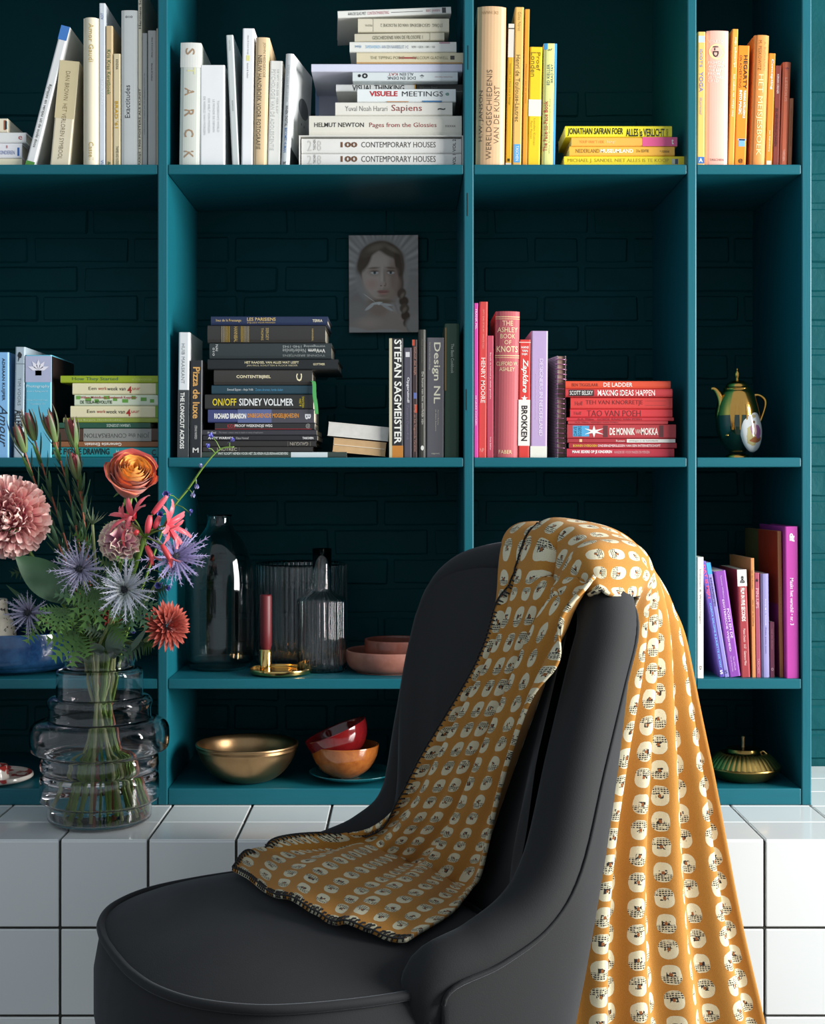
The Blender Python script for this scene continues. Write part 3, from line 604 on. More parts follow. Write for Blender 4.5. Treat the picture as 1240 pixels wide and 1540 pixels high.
# ---- middle compartment: blacks
G = 'black books in the middle compartment'
stand('white over black book nearest the left divider', 266.5, 283, 500, 2, '#d8dcde', D=.17, lean=.6, hard=False, group=G, bands=[(0, 1, .46, 1, '#3a3f41')], texts=[T('HUIB MAASKANT', 'd', .3, .6, .09, .41, '#84898c'), T('THE LONGCUT ACROSS', 'd', .22, .6, .48, .93, WH, .02)])
stand('slim black book with orange serif title', 285, 303, 542, 2, '#23262a', D=.16, lean=.5, group=G, texts=[T('Pizza de luxe', 'd', .22, .8, .07, .6, '#d2a05a', .02), T('STEFANO MANFREDI', 'd', .4, .6, .67, .81, '#c8c8c4'), T('M', 'r', .25, .75, .9, .95, '#d0d0cc', .02)])
G = 'tall dark pile in the middle compartment'
z_pile = stack(2, [
 dict(l='navy book with gold lettering, topmost of the dark pile', x0=317, x1=492.5, y0=477, y1=490.5, col='#1e2c4c', D=.16, rnd=.05, t=[T('Ines de la Fressange', 'r', .045, .26, .32, .68, '#cdb274'), T('LES PARISIENS', 'r', .31, .555, .15, .52, '#cdb274', .01), T('STIJLGIDS VOOR MANNEN', 'r', .31, .55, .62, .85, '#b39a62'), T('TERRA', 'r', .87, .955, .35, .65, '#d8d0b8', .02)]),
 dict(l='thick charcoal book with vertical gold grid stamps', x0=312, x1=489, y0=492, y1=518.5, col='#2e2d2b', D=.18, rnd=.05, b=[(.12 + .0125 * i, .124 + .0125 * i, .05, .95, '#b39a58', 'gold_line') for i in range(6)] + [(.285 + .0125 * i, .289 + .0125 * i, .05, .95, '#b39a58', 'gold_line') for i in range(6)], t=[T('HANNIBAL', 'd', .225, .255, .08, .95, '#b39a58'), T('THOMAS', 'd', .455, .475, .15, .85, '#b39a58'), T('SERGEY', 'd', .495, .52, .15, .85, '#b39a58'), T('HANNIBAL', 'd', .885, .9, .2, .9, '#b39a58')]),
 dict(l='dark slate book with upside down white title', x0=315, x1=498, y0=519, y1=543, col='#2a3234', D=.18, rnd=.04, t=[T('V=Vorm', 'f', .81, .95, .36, .6, '#dfe0da', .01), T('Nederlandse', 'f', .6, .79, .36, .6, '#9aa09e'), T('vormgeving 1940-1945', 'f', .6, .95, .1, .3, '#9aa09e'), T('YVONNE BRENTJENS', 'f', .6, .95, .68, .85, '#8b918f'), T('NAI', 'd', .05, .07, .1, .5, '#c8ccca'), T('010', 'd', .025, .043, .3, .8, '#c8ccca')]),
 dict(l='wide black book with two lines of cream capitals', x0=312, x1=508, y0=543, y1=559, col='#171c1e', D=.2, t=[T('HET RAADSEL VAN ALLES WAT LEEFT', 'r', .285, .7, .2, .42, '#d9cfa8', .01), T('JAN PAUL SCHUTTEN & FLOOR RIEDER', 'r', .3, .69, .52, .72, '#b8b08e'), T('GOTTMER', 'r', .81, .9, .38, .58, '#d9cfa8', .01)]),
 dict(l='charcoal book with cream capitals and a round emblem', x0=321.6, x1=469, y0=560, y1=583, col='#32302d', D=.16, rnd=.06, t=[T('CONTENTBIJBEL', 'r', .23, .58, .35, .6, '#ded4b0', .02), T('C', 'u', .84, .9, .25, .75, '#ded4b0', .02)]),
 dict(l='dark teal book with small blue lettering below charcoal book', x0=318, x1=471, y0=583.5, y1=597, col='#1c3c48', D=.15, t=[T('Ewoud Eppen - Anje Volk', 'r', .155, .41, .35, .68, '#c0c8c8'), T('Zware dromen, harde daden', 'r', .43, .7, .35, .68, '#4a8cb0')]),
 dict(l='black book with bold yellow and white capitals', x0=308, x1=471, y0=597.5, y1=620, col='#2a2a28', D=.15, hard=False, t=[T('ON/OFF', 'r', .07, .29, .28, .76, '#dcc82a', .01), T('SIDNEY VOLLMER', 'r', .315, .815, .28, .76, '#dfe3e2', .015), T('VERSLAVING', 'u', .895, .915, .15, .9, '#cbb828'), T('& ZEN', 'u', .87, .888, .3, .8, '#cbb828')]),
 dict(l='blue violet book with white and orange capitals', x0=312.5, x1=472, y0=620, y1=640, col='#3a4270', D=.15, hard=False, b=[(.6, 1, 0, 1, '#46444c'), (.28, .6, 0, 1, '#56628c')], t=[T('RICHARD BRANSON', 'r', .06, .36, .3, .7, WH, .03), T('ONBEGRENSDE MOGELIJKHEDEN', 'r', .37, .855, .3, .72, '#d08a2c', .02), T('B', 'd', .915, .97, .35, .75, '#cfcfd4', .03)]),
 dict(l='slim black book with thin red line and small white capitals', x0=323, x1=473, y0=640, y1=650.5, col='#262526', D=.13, hard=False, b=[(0, .97, .86, .92, '#b03038')], t=[T('KIDS', 'r', .125, .2, .22, .72, '#b03038', .01), T('PROOF WEEKENDJE WEG', 'r', .2, .575, .22, .72, '#e2e2de', .01), T('@', 'r', .91, .955, .1, .8, '#9a9a96')]),
 dict(l='thin dark grey book with tiny white text above bold striped one', x0=304, x1=476, y0=650.5, y1=658.5, col='#33333a', D=.17, hard=False, t=[T('Art Deel', 'r', .045, .12, .3, .7, '#d0d0d0'), T('The master creators sway to death or mercy of application', 'r', .145, .53, .35, .7, '#8e8e92')]),
 dict(l='thin black book with spaced white capitals in the dark pile', x0=305, x1=477, y0=658.5, y1=666.5, col='#242428', D=.18, hard=False, t=[T('ANDY WARHOL', 'r', .045, .27, .28, .72, '#e3e3e0', .02), T('Klaus Honnef', 'r', .29, .4, .3, .72, '#b4b4b2'), T('TASCHEN', 'r', .87, .965, .3, .72, '#e3e3e0', .02)]),
 dict(l='black book with boxed upside down serif capitals', x0=305, x1=475, y0=667, y1=676, col='#2a2826', D=.17, t=[T('GAUGUIN', 'f', .77, .93, .22, .78, '#a8a294')], b=[(.75, .752, .1, .9, '#8a857a'), (.95, .952, .1, .9, '#8a857a')]),
 dict(l='black book with boxed upright serif capitals near the pile bottom', x0=305, x1=470, y0=676, y1=683.5, col='#2e2c2a', D=.17, t=[T('LAUTREC', 'r', .13, .31, .18, .82, '#b4ae9e')], b=[(.33, .332, .1, .9, '#8a857a')]),
 dict(l='long thin green black book at the bottom of the dark pile', x0=301, x1=521, y0=683.5, y1=692, col='#33403a', D=.2, hard=False, b=[(.62, .87, .05, .95, '#c8d2d4')], t=[T('WAT KOOPT NEMEN VOOR HET ZILVEREN KLEURENAARDBEVERS', 'r', .12, .6, .05, .5, '#d4dad4', .01)])], sb=.024, group=G)
# ribbon of the charcoal book
rb = [o for o in COL.objects if o.get('label', '').startswith('charcoal book with cream')][0]
k_ = K(.024); w_ = 147.4 * k_
rbp = catmull([(w_ - .001, -.001, .008), (w_ + .004, -.004, .004), (w_ + .005, -.006, -.02), (w_ + .008, -.007, -.04), (w_ + .009, -.007, -.055)], 14)
MB().grid([[p + Vector((-.0035, 0, 0)), p + Vector((.0035, .001, 0))] for p in rbp]).build('ribbon', mat('#3f8f4a', .5), rb, solid=.0005)
# two pale books lying fore edge out, sloping against the black books
k_ = K(.03)
for (x0, yb, wpx, hpx, a, colr, lb) in ((499.5, 679, 80, 21, 5.5, '#c7a67c', 'tan book lying with page edges outward beneath the grey one'), (492, 655, 92, 21, 5.5, '#d4d3cd', 'grey white book lying with page edges outward on the tan one')):
    o = make_book(lb, Vector(((x0 - 610) * k_, .03, CAM_Z - (yb - 724) * k_ + .0)), wpx * k_, hpx * k_, .13, colr, lying=True, hard=False, fore=True, rot=(0, R(a), 0), group='pale books lying fore edge out',
                  pages=mat('#c3a074' if lb.startswith('tan') else '#cfcdc6', .85, vary=.12, scale=60), bands=())
    if lb.startswith('tan'): MB().box(.002, 78 * k_, -.0006, .001, 10.5 * k_, 11.3 * k_).build('gap_line', mat('#e6dac4', .8), o)
G = 'dark books standing at the right of the middle compartment'
stand('black book with tall bold white title reading downward', 585, 606, 509, 2, '#1f1f1f', D=.17, hard=True, group=G, bands=[(0, .2, 0, 1, '#b9b295'), (.2, 1, .9, 1, '#b8772c')], texts=[T('STEFAN SAGMEISTER', 'd', .36, .88, .01, .885, '#dedfd8', .02)])
stand('dark violet grey book with white exclamation word', 606.5, 619, 523, 2, '#4b4a55', D=.15, hard=False, lean=.0, group=G, texts=[T('Opgeruimd!', 'd', .35, .72, .27, .5, '#d5d5d8', .02), T('Zamarra Ooms-Kok', 'd', .35, .65, .52, .84, '#6f6a80')], bands=[(.25, .75, .04, .085, '#c9c9cc')])
stand('narrow black book with red and blue speckled spine', 619.5, 627, 511, 2, '#3a2c2c', D=.16, hard=False, group=G, bands=[(0, .5, .0, .05, '#b04a34'), (.3, .9, .45, .5, '#5a6aa8'), (.5, 1, .55, .62, '#b04a34')], texts=[T('Geluid dat blijft', 'd', .3, .75, .06, .3, '#c08a78'), T('Berlijn en het Voguende Verdriet', 'd', .3, .75, .55, .95, '#c08a78')])
stand('tall dark olive book with small serif title', 629, 640, 496, 2, '#37362f', D=.15, lean=0, rnd=.08, hard=False, group=G, texts=[T('De kunst van het sterfelijk zijn', 'd', .35, .7, .33, .74, '#bdbcb0'), T('Atul Gawande', 'd', .35, .65, .07, .26, '#5d5c50'), T('•', 'r', .3, .75, .905, .945, '#d6d6d0', .04)])
stand('wide dark grey book with large cream title', 640.5, 667, 508, 2, '#55545a', D=.18, lean=.3, group=G, texts=[T('Design NL', 'd', .3, .78, .04, .55, '#c4c1ae', .01), T('De kracht van Dutch Design', 'd', .12, .22, .04, .27, '#9c9a8c'), T('Aaron Betsky', 'd', .62, .7, .6, .73, '#a5a396'), T('en Adam Eeuwens', 'd', .5, .58, .6, .78, '#a5a396'), T('uitgeverij', 'r', .3, .75, .96, .975, '#b5b3a6')])
stand('tall dark green book against the right divider', 668, 690, 487, 2, '#244330', D=.18, hard=True, rnd=.05, lean=.2, group=G, texts=[T('The Basic Cookbook', 'd', .42, .62, .15, .37, '#b4bfb0')], bands=[(0, .12, .03, .5, '#6d5a34')])

# ---- middle right compartment: reds
G = 'red and pink books standing in the middle right compartment'
stand('hot pink thin book touching the divider', 712.6, 718.3, 456, 2, '#d0459c', D=.15, sb=.012, hard=False, group=G, texts=[T('FRANK PEL', 'd', .3, .8, .04, .17, '#f2c6e0', .01), T('DE LEUKE SCHOLEN', 'd', .3, .7, .6, .79, '#f2c6e0', .01)])
stand('tall red book with white capitals reading downward', 718.6, 731, 454, 2, '#c0413c', D=.17, lean=.5, hard=False, group=G, texts=[T('HENRY MOORE', 'd', .25, .78, .36, .65, '#f0d8cc', .01), T('SIXTY YEARS OF HIS ART / INFINITE SCALE', 'd', .4, .6, .05, .3, '#e09a8c'), T('NP', 'r', .2, .7, .94, .965, '#e09a8c')])
stand('slim rose red book with tiny white title', 731.5, 742, 505, 2, '#b8465a', D=.15, hard=False, group=G, texts=[T('Bereik de behoud je ideale gewicht', 'd', .4, .65, .14, .52, '#f0d0d0'), T('Sonja Bakker', 'd', .4, .65, .83, .94, '#f0d0d0')])
stand('thick dusty rose hardback with gold capitals in lines', 742, 778, 469, 2, '#b0545a', D=.19, rnd=.12, lean=.8, group=G, rough=.7, bands=[(0, 1, .035, .041, '#d9b98a', 'gold_line'), (0, 1, .05, .054, '#d9b98a', 'gold_line'), (0, 1, .3, .306, '#d9b98a', 'gold_line'), (0, 1, .315, .319, '#d9b98a', 'gold_line')],
      texts=[T('THE', 'r', .28, .72, .065, .098, '#ecd0a4'), T('ASHLEY', 'r', .08, .92, .11, .143, '#ecd0a4'), T('BOOK', 'r', .2, .82, .155, .186, '#ecd0a4'), T('OF', 'r', .37, .66, .198, .226, '#ecd0a4'), T('KNOTS', 'r', .06, .94, .238, .28, '#ecd0a4', .01), T('CLIFFORD W.', 'r', .06, .94, .345, .372, '#ecd0a4'), T('ASHLEY', 'r', .18, .82, .382, .41, '#ecd0a4'), T('FABER', 'r', .2, .75, .95, .975, '#ecd0a4')])
stand('red and white paperback with comic lettering', 778.5, 796, 511, 2, '#cf3a34', D=.15, hard=False, lean=.6, group=G, bands=[(0, 1, .51, .9, '#e6e0d8'), (0, 1, .02, .026, '#f0d8d0')], texts=[T('HANS', 'r', .18, .82, .055, .075, WH, .02), T('VAN', 'r', .25, .75, .085, .105, WH, .02), T('DIJK', 'r', .25, .75, .115, .135, WH, .02), T('Zapklare', 'd', .2, .8, .16, .45, '#f6e8e0', .02, .3), T('BROKKEN', 'd', .25, .78, .56, .86, '#2a2422', .03), T('★', 'r', .2, .8, .47, .52, WH)])
stand('lilac book with white foot and pale capitals', 797, 822, 498, 2, '#b49cc4', D=.16, lean=.5, group=G, bands=[(0, 1, .91, 1, '#dddcd0')], texts=[T('DESIGNERS IN NEDERLAND', 'd', .5, .72, .22, .83, '#e0d4e6'), T('een eeuw productvormgeving', 'd', .28, .36, .34, .7, '#cdb9d6')])
# spiral notebook
k_ = K(.03); h_ = CAM_Z - (535 - 724) * k_ - ZS[2]; w_ = (851 - 838) * k_
nb = empty('spiral_notebook', ((838 - 610) * k_, .03, ZS[2] + .0004), (0, 0, R(9)), 'spiral bound notebook with striped dark cover beside the red pile', 'notebook')
def m_stripes():
    n = NT('striped_cover'); z = n.sep(n.coord())[2]
    f = n.math('GREATER_THAN', n.math('SINE', n.math('MULTIPLY', z, 2100)), .2)
    n.set(Base_Color=n.mix(f, lin('#3a3437'), lin('#b0a7a6')), Roughness=.5); return n.m
MB().box(0, .001, 0, .14, 0, h_).build('cover', m_stripes(), nb); MB().box(w_ - .001, w_, 0, .14, 0, h_).build('cover', m_stripes(), nb)
MB().box(.0012, w_ - .0012, .004, .138, .001, h_ - .001).build('pages', mat('#8d6f62', .8, vary=.2), nb)
for i in range(20):
    zc = .008 + (h_ - .016) * i / 19
    pts = [(w_ / 2 + (w_ / 2 + .0025) * math.cos(a), .006 - .009 * math.sin(a), zc + .0004 * a) for a in [math.pi * (-.2 + 1.4 * q / 10) for q in range(11)]]
    MB().tube(pts, .0009, 5).build('wire_loop', mat('#b06f96', .3, .8), nb, smooth=True)
G = 'red pile in the middle right compartment'
stack(2, [
 dict(l='orange red book with white capitals, topmost of the red pile', x0=850, x1=1008, y0=577, y1=588.7, col='#cf4a2e', D=.15, rnd=.05, t=[T('BEN TIGGELAAR', 'r', .06, .31, .3, .7, '#7a2a1c'), T('DE LADDER', 'r', .36, .635, .22, .75, '#f6e6de', .01)]),
 dict(l='crimson book with black name box, second in the red pile', x0=850, x1=1010.6, y0=589, y1=601.5, col='#b9363a', D=.15, rnd=.05, b=[(.03, .265, .12, .88, '#2c2422')], t=[T('SCOTT BELSKY', 'r', .04, .255, .25, .75, WH), T('MAKING IDEAS HAPPEN', 'r', .3, .835, .15, .85, '#f3e4dc', .01)], sb=.02),
 dict(l='red book with thin black tea title, third in the red pile', x0=857.6, x1=1010.6, y0=602, y1=619.6, col='#c83a36', D=.14, t=[T('TEH VAN KNORRETJE', 'r', .15, .71, .25, .72, '#6a2422', -.008), T('Hoff', 'r', .045, .12, .35, .7, '#8a3430')], b=[(.73, .935, .3, .33, '#8a3430'), (.73, .935, .68, .71, '#8a3430')]),
 dict(l='red book with larger thin black title, fourth in the red pile', x0=857, x1=1010.6, y0=620, y1=632.5, col='#c8353a', D=.14, t=[T('TAO VAN POEH', 'r', .165, .69, .15, .88, '#6a2422', -.008), T('Hoff', 'r', .04, .11, .3, .7, '#8a3430')]),
 dict(l='thin red book with faint capitals directly under the fourth red one', x0=852, x1=1012.6, y0=632.5, y1=637.6, col='#bd3038', D=.14, hard=False, t=[T('A.A. Milne   GOEDE RAAD VAN POEH', 'r', .1, .7, .2, .8, '#7a2a2c')]),
 dict(l='thin faded red book just above the lettered monk book', x0=854, x1=1004, y0=637.6, y1=642.4, col='#b53a3e', D=.13, hard=False, t=[T('A.A. Milne  VERSJES VAN POEH', 'r', .07, .5, .2, .8, '#7a2a2c')]),
 dict(l='brick red book with blue patch and ornate white lettering', x0=852.7, x1=1016, y0=642.4, y1=664, col='#a8353a', D=.15, hard=False, b=[(.05, .2, .1, .85, '#4a9ac4'), (.33, .372, .08, .9, '#5a2a2c'), (.845, .885, .08, .9, '#5a2a2c')], t=[T('DE MONNIK', 'r', .39, .62, .25, .75, '#f0e2d8', .02), T('VAN', 'r', .625, .675, .35, .65, '#e6c8bc', .01), T('MOKKA', 'r', .68, .835, .25, .75, '#f0e2d8', .02), T('DAVE', 'u', .06, .09, .15, .8, '#27303a'), T('EGGERS', 'u', .1, .13, .12, .82, '#27303a'), T('✶', 'r', .16, .33, .1, .9, '#d8d8d4')]),
 dict(l='dark red book with white right end in the red pile', x0=853, x1=1015, y0=664, y1=670, col='#a23038', D=.15, hard=False, b=[(.55, 1, .1, .95, '#d6d4cc'), (.11, .135, .1, .8, '#e0b890')], t=[T('Rutten', 'r', .45, .53, .25, .8, '#e0c8c0'), T('uitvliegen in de buitenlucht', 'r', .57, .84, .3, .8, '#6a6a64')]),
 dict(l='dark red book with yellow and white small capitals', x0=855.5, x1=1017, y0=670, y1=678.3, col='#a22a34', D=.16, hard=False, t=[T('BONNEN OVERDOEN', 'r', .035, .255, .3, .72, '#d8b03c', .02), T('ONDERNEMERSLESSEN VAN EEN INTERNETSCHOFT', 'r', .265, .85, .3, .72, '#f0d8d4', .01)]),
 dict(l='red book with bold white capitals at the bottom of the red pile', x0=852, x1=1013.4, y0=678.3, y1=692, col='#b22c3c', D=.15, hard=False, t=[T('MAAK IEDERE OP JE KINDEREN', 'r', .05, .42, .2, .6, '#f4e4e2', .03), T('HANDBOEK VOOR MAKERS EN MENSEN', 'r', .44, .77, .25, .55, '#d8a0a4')])], sb=.024, group=G)

# ---- lower far right compartment: purples
G = 'purple books in the lower far right compartment'
stand('white paperback standing against the divider', 1047.6, 1057.5, 838, 3, '#e3dcd4', D=.15, sb=.008, hard=False, group=G, lean=0, texts=[T('Indianen & Westerlingen', 'd', .35, .65, .1, .55, '#8a8078'), T('D', 'd', .4, .7, .9, .93, '#5a544e')])
stand('indigo book with pink lettering leaning left', 1082, 1089, 845, 3, '#5d4aa8', D=.15, lean=-9.3, hard=False, group=G, texts=[T('CARITA SALOME & JULIETTE DE WIT', 'd', .25, .7, .36, .92, '#7cc0ec', .02), T('DAT IS MIJN', 'd', .1, .8, .03, .32, '#d8567c', .03), T('S', 'r', .2, .8, .94, .975, WH, .02)])
stand('pale violet book with blue top leaning left', 1089.4, 1096, 847, 3, '#8e86cc', D=.15, lean=-9.3, hard=False, group=G, bands=[(0, 1, 0, .1, '#3fa0dc')], texts=[T('KINDERFEESTEN', 'd', .3, .7, .13, .38, '#3a3460', .02), T('S', 'r', .2, .8, .94, .97, '#3a3460')])
stand('purple book with white capitals and boxed note leaning left', 1096.4, 1113.5, 860, 3, '#8a46a8', D=.14, lean=-8.2, hard=False, group=G, texts=[T('ESOTERISCHE WIJSHEID', 'd', .28, .5, .27, .76, '#eedcf4', .005), T('POEH EN DE', 'd', .6, .82, .36, .64, '#eedcf4', .005), T('Tyeman Williams', 'd', .42, .58, .04, .26, '#d6b8e2'), T('Tao of Pooh', 'd', .55, .68, .81, .94, '#e2c8ea'), T('Teh van Knorretje', 'd', .3, .42, .8, .95, '#e2c8ea')])
stand('white topped brick red book with upright condensed title', 1114, 1128, 857, 3, '#a03a40', D=.15, lean=-2.2, hard=False, group=G, bands=[(0, 1, 0, .155, '#dedcd8')], texts=[T('FILM IN FIVE SECONDS', 'd', .3, .72, .17, .48, '#f2e6e2', .03), T('Matteo Civaschi    H-57    Gianmarco Milesi', 'd', .4, .65, .55, .89, '#e6c4c0', .01), T('♟', 'r', .25, .8, .06, .125, '#2a2a2a')])
stand('slim orange brown book between red topped and rose books', 1130.5, 1136, 839.6, 3, '#c8844c', D=.15, lean=-.8, yaw=2, hard=False, group=G, texts=[T('van der Kooken', 'd', .3, .7, .1, .26, '#6a3c1c'), T('alles over de spelling', 'd', .3, .7, .35, .57, '#6a3c1c', .01)])
stand('rose red book with pale pink capitals and black star', 1136.5, 1143.5, 861.6, 3, '#a64a60', D=.14, lean=-.9, hard=False, group=G, texts=[T('PIN-UPS', 'd', .2, .8, .15, .34, '#e8b8c4'), T('TASCHEN', 'd', .3, .75, .82, .96, '#d894a4'), T('★', 'r', .1, .9, .05, .09, '#2c1a20')])
stand('pale lavender book with lilac lettering', 1144.5, 1157, 863, 3, '#9a94c8', D=.14, lean=-.6, hard=False, group=G, rnd=.1, texts=[T('Annie M.G. Schmidt', 'd', .45, .65, .24, .5, '#d8d4ec', .01), T('Poes, poes, poes', 'd', .45, .65, .52, .77, '#5a4f8c')])
stand('short dark plum booklet between lavender and orange books', 1157.5, 1164.5, 935.5, 3, '#6e3048', D=.12, lean=-.4, hard=False, group=G, texts=[T('voor een dierbaar', 'd', .35, .65, .12, .5, '#b07a8c'), T('o', 'r', .25, .75, .83, .88, '#d8b0bc')])
yb = stand('tall thin brown spined book with red and magenta cover', 1172.5, 1178, 799, 3, '#b8784c', D=.19, lean=-.9, yaw=5, hard=False, group=G, texts=[T('Sjoukje Dijkman  Marlene Dumas', 'd', .3, .65, .38, .62, '#e0b48c')])
_h = (CAM_Z - (799 - 724) * K(.02)) - ZS[3]
for z0, z1, y0, y1, c, nm in ((.0, .5, .004, .188, '#8c2a6c', 'magenta_cover_print'), (.5, 1, .004, .11, '#9c3420', 'red_cover_print'), (.5, 1, .11, .188, '#5c5a34', 'painted_cover_print')):
    MB().poly([(-.0004, y1, z0 * _h), (-.0004, y0, z0 * _h), (-.0004, y0, z1 * _h), (-.0004, y1, z1 * _h)]).build(nm, mat(c, .4, vary=.2, scale=12), yb)
stand('tall magenta book at the right end', 1181.5, 1201.5, 792, 3, '#b43c9c', D=.19, lean=-.5, group=G, sb=.006, texts=[T('Maakt het verschil • nr. 3', 'd', .35, .62, .34, .65, '#f4dcee', .01), T('dif', 'd', .35, .72, .045, .1, WH, .04)])

# ================================================================== postcard on the brick
card_c = P(577, 427, .355); kc = K(.355); cw, chh = 104 * kc, 146 * kc
card = empty('portrait_card', (card_c.x - cw / 2, .3555, card_c.z - chh / 2), (0, R(-.3), 0), 'muted portrait card of a girl with braid and ribbon on the brick wall', 'postcard')
def m_portrait():
    n = NT('portrait_print'); s = n.sep(n.coord()); u = n.math('DIVIDE', s[0], cw); v = n.math('SUBTRACT', 1.0, n.math('DIVIDE', s[2], chh))
    nz = n.noise(n.coord(), 220, 3)
    def blob(c, cx, cy, rx, ry, col, soft=.2, rot=0.0, amt=1.0):
        dx = n.math('SUBTRACT', u, cx); dy = n.math('MULTIPLY', n.math('SUBTRACT', v, cy), 1.404); ca, sa = math.cos(R(rot)), math.sin(R(rot))
        a = n.math('DIVIDE', n.math('ADD', n.math('MULTIPLY', dx, ca), n.math('MULTIPLY', dy, sa)), rx)
        b = n.math('DIVIDE', n.math('SUBTRACT', n.math('MULTIPLY', dy, ca), n.math('MULTIPLY', dx, sa)), ry * 1.404)
        e = n.math('SQRT', n.math('ADD', n.math('MULTIPLY', a, a), n.math('MULTIPLY', b, b)))
        mr = n.n('ShaderNodeMapRange', interpolation_type='SMOOTHSTEP'); n.put(mr.inputs[0], e)
        for q, val in ((1, 1 - soft), (2, 1 + soft), (3, amt), (4, 0.0)): mr.inputs[q].default_value = val
        return n.mix(mr.outputs[0], c, lin(col))
    ang = n.math('ARCTAN2', n.math('SUBTRACT', v, .38), n.math('SUBTRACT', u, .47))
    ray = n.math('MULTIPLY', n.math('ADD', n.math('SINE', n.math('MULTIPLY', ang, 46)), n.math('SINE', n.math('MULTIPLY', ang, 29))), .18)
    c = n.mix(n.math('ADD', ray, .35), lin('#8b837f'), lin('#cfc8c4'))
    for a in [
        (.15, .75, .3, .25, '#837a76', .6), (.92, .62, .22, .3, '#8d8581', .6), (.47, .38, .385, .36, '#a79f9b', .12), (.47, .38, .36, .335, '#8a817c', .3),
        (.42, 1.0, .56, .25, '#a28d82', .2), (.08, .8, .2, .12, '#8f8680', .5), (.47, .31, .335, .255, '#4d423a', .07), (.72, .5, .07, .12, '#453a33', .3),
        (.43, .70, .17, .14, '#90796d', .35), (.28, .9, .16, .05, '#b39c90', .8), (.45, .395, .262, .235, '#b99f91', .06), (.465, .525, .19, .135, '#b99f91', .08),
        (.35, .40, .13, .2, '#cdb4a5', .7), (.43, .27, .17, .08, '#ccb5a7', .7), (.66, .45, .085, .22, '#8f7568', .7), (.55, .6, .1, .06, '#98806f', .7),
        (.225, .25, .085, .15, '#4e433a', .3, 25), (.30, .155, .16, .055, '#5a4d43', .3, -28), (.60, .16, .20, .06, '#564a40', .3, 27), (.715, .30, .05, .15, '#463c34', .35, -10), (.40, .125, .12, .03, '#7a6a5c', .8, -20), (.62, .14, .1, .02, '#786859', .8, 30),
        (.36, .375, .085, .04, '#a18678', .8), (.61, .375, .08, .04, '#8d7467', .8),
        (.37, .386, .055, .0165, '#d6cdc6', .25), (.605, .386, .05, .0155, '#c4bab3', .25), (.372, .385, .021, .0165, '#566064', .25), (.603, .385, .020, .0158, '#4c565a', .25), (.372, .385, .008, .007, '#1f1f1f', .3), (.603, .385, .008, .007, '#1f1f1f', .3),
        (.37, .370, .06, .006, '#4a3a32', .5), (.605, .370, .056, .006, '#4a3a32', .5), (.36, .337, .08, .009, '#7d6658', .7, -4), (.61, .337, .075, .009, '#6e594c', .7, 5),
        (.515, .44, .022, .08, '#a0877a', .9), (.475, .44, .016, .09, '#d3bcae', .9), (.49, .505, .05, .024, '#bfa294', .7), (.462, .520, .013, .006, '#6d5246', .5), (.518, .520, .013, .006, '#664c42', .5), (.53, .505, .014, .02, '#97796b', .8),
        (.33, .50, .075, .05, '#c49a8e', .9), (.49, .577, .085, .0125, '#9a655c', .3), (.49, .598, .066, .016, '#b07a6f', .35), (.49, .586, .083, .0035, '#5e3c38', .4), (.49, .625, .06, .008, '#96796b', .8),
        (.47, .682, .15, .022, '#75604f', .7), (.29, .645, .10, .004, '#d5d0cd', .3, 36),
        (.76, .60, .062, .055, '#4c4038', .25, 20), (.79, .68, .07, .05, '#41362f', .25, -20), (.80, .755, .07, .05, '#4f433a', .25, 20), (.815, .83, .065, .05, '#40362f', .25, -20), (.84, .9, .06, .05, '#4a3f37', .25, 20), (.88, .96, .05, .04, '#3f352e', .25, -20), (.77, .62, .02, .03, '#7a6a5c', .8, 30), (.80, .77, .022, .03, '#7a6a5c', .8, 30),
        (.30, .735, .085, .016, '#cfccca', .25, -38), (.40, .70, .08, .013, '#dcdad8', .25, -8), (.53, .715, .09, .013, '#c9c6c4', .25, 6), (.55, .745, .1, .014, '#bdbab8', .25, 30), (.43, .703, .025, .015, '#e4e2e0', .3),
        (.1, .985, .2, .035, '#a9a29d', .3, 10), (.45, 1.0, .3, .03, '#a29b96', .3, -3), (.95, .93, .13, .09, '#98918c', .3, -30)]:
        c = blob(c, *a)
    gm = n.n('ShaderNodeGamma'); n.put(gm.inputs[0], c); gm.inputs[1].default_value = .66; bcn = n.n('ShaderNodeBrightContrast'); n.put(bcn.inputs[0], gm.outputs[0]); bcn.inputs[1].default_value = .03; bcn.inputs[2].default_value = .32
    n.set(Base_Color=n.mix(n.math('MULTIPLY', nz, .10), bcn.outputs[0], lin('#7c746f')), Roughness=.5); return n.m
MB().box(0, cw, 0, .0012, 0, chh).build('card', m_portrait(), card)
MB().box(-.0008, cw + .0008, .0012, .0022, -.0008, chh + .0008).build('backing', mat('#3a3634', .7), card)

# ================================================================== ceramics and glass on the shelves
def ring(prof, sub=1): return prof
def lathe_obj(name, prof, m, parent, seg=56, smooth=True, **kw):
    return MB().lathe(prof, seg, cap=kw.pop('cap', False)).build(name, m, parent, smooth=smooth, **kw)
def rounded(prof, n=6):
    return [(max(0.0, p.x), p.z) for p in catmull([(r, 0, z) for r, z in prof], n * (len(prof) - 1))]
BRASS = None
def m_brass(nm, c1, c2, rough):
    n = NT(nm); a = n.noise(n.coord(), 18, 5, .6)
    n.set(Base_Color=n.mix(a, lin(c1), lin(c2)), Metallic=1.0, Roughness=n.math('ADD', rough, n.math('MULTIPLY', a, .15))); n.bump(n.noise(n.coord(), 90, 3), .04, .002); return n.m
BRASS = m_brass('polished_brass', '#d2ab5c', '#e6c88a', .08); BRASS_OLD = m_brass('aged_brass', '#8a6a48', '#b4946c', .26); GOLD = m_brass('gold_lustre', '#c8913f', '#e6b868', .1)
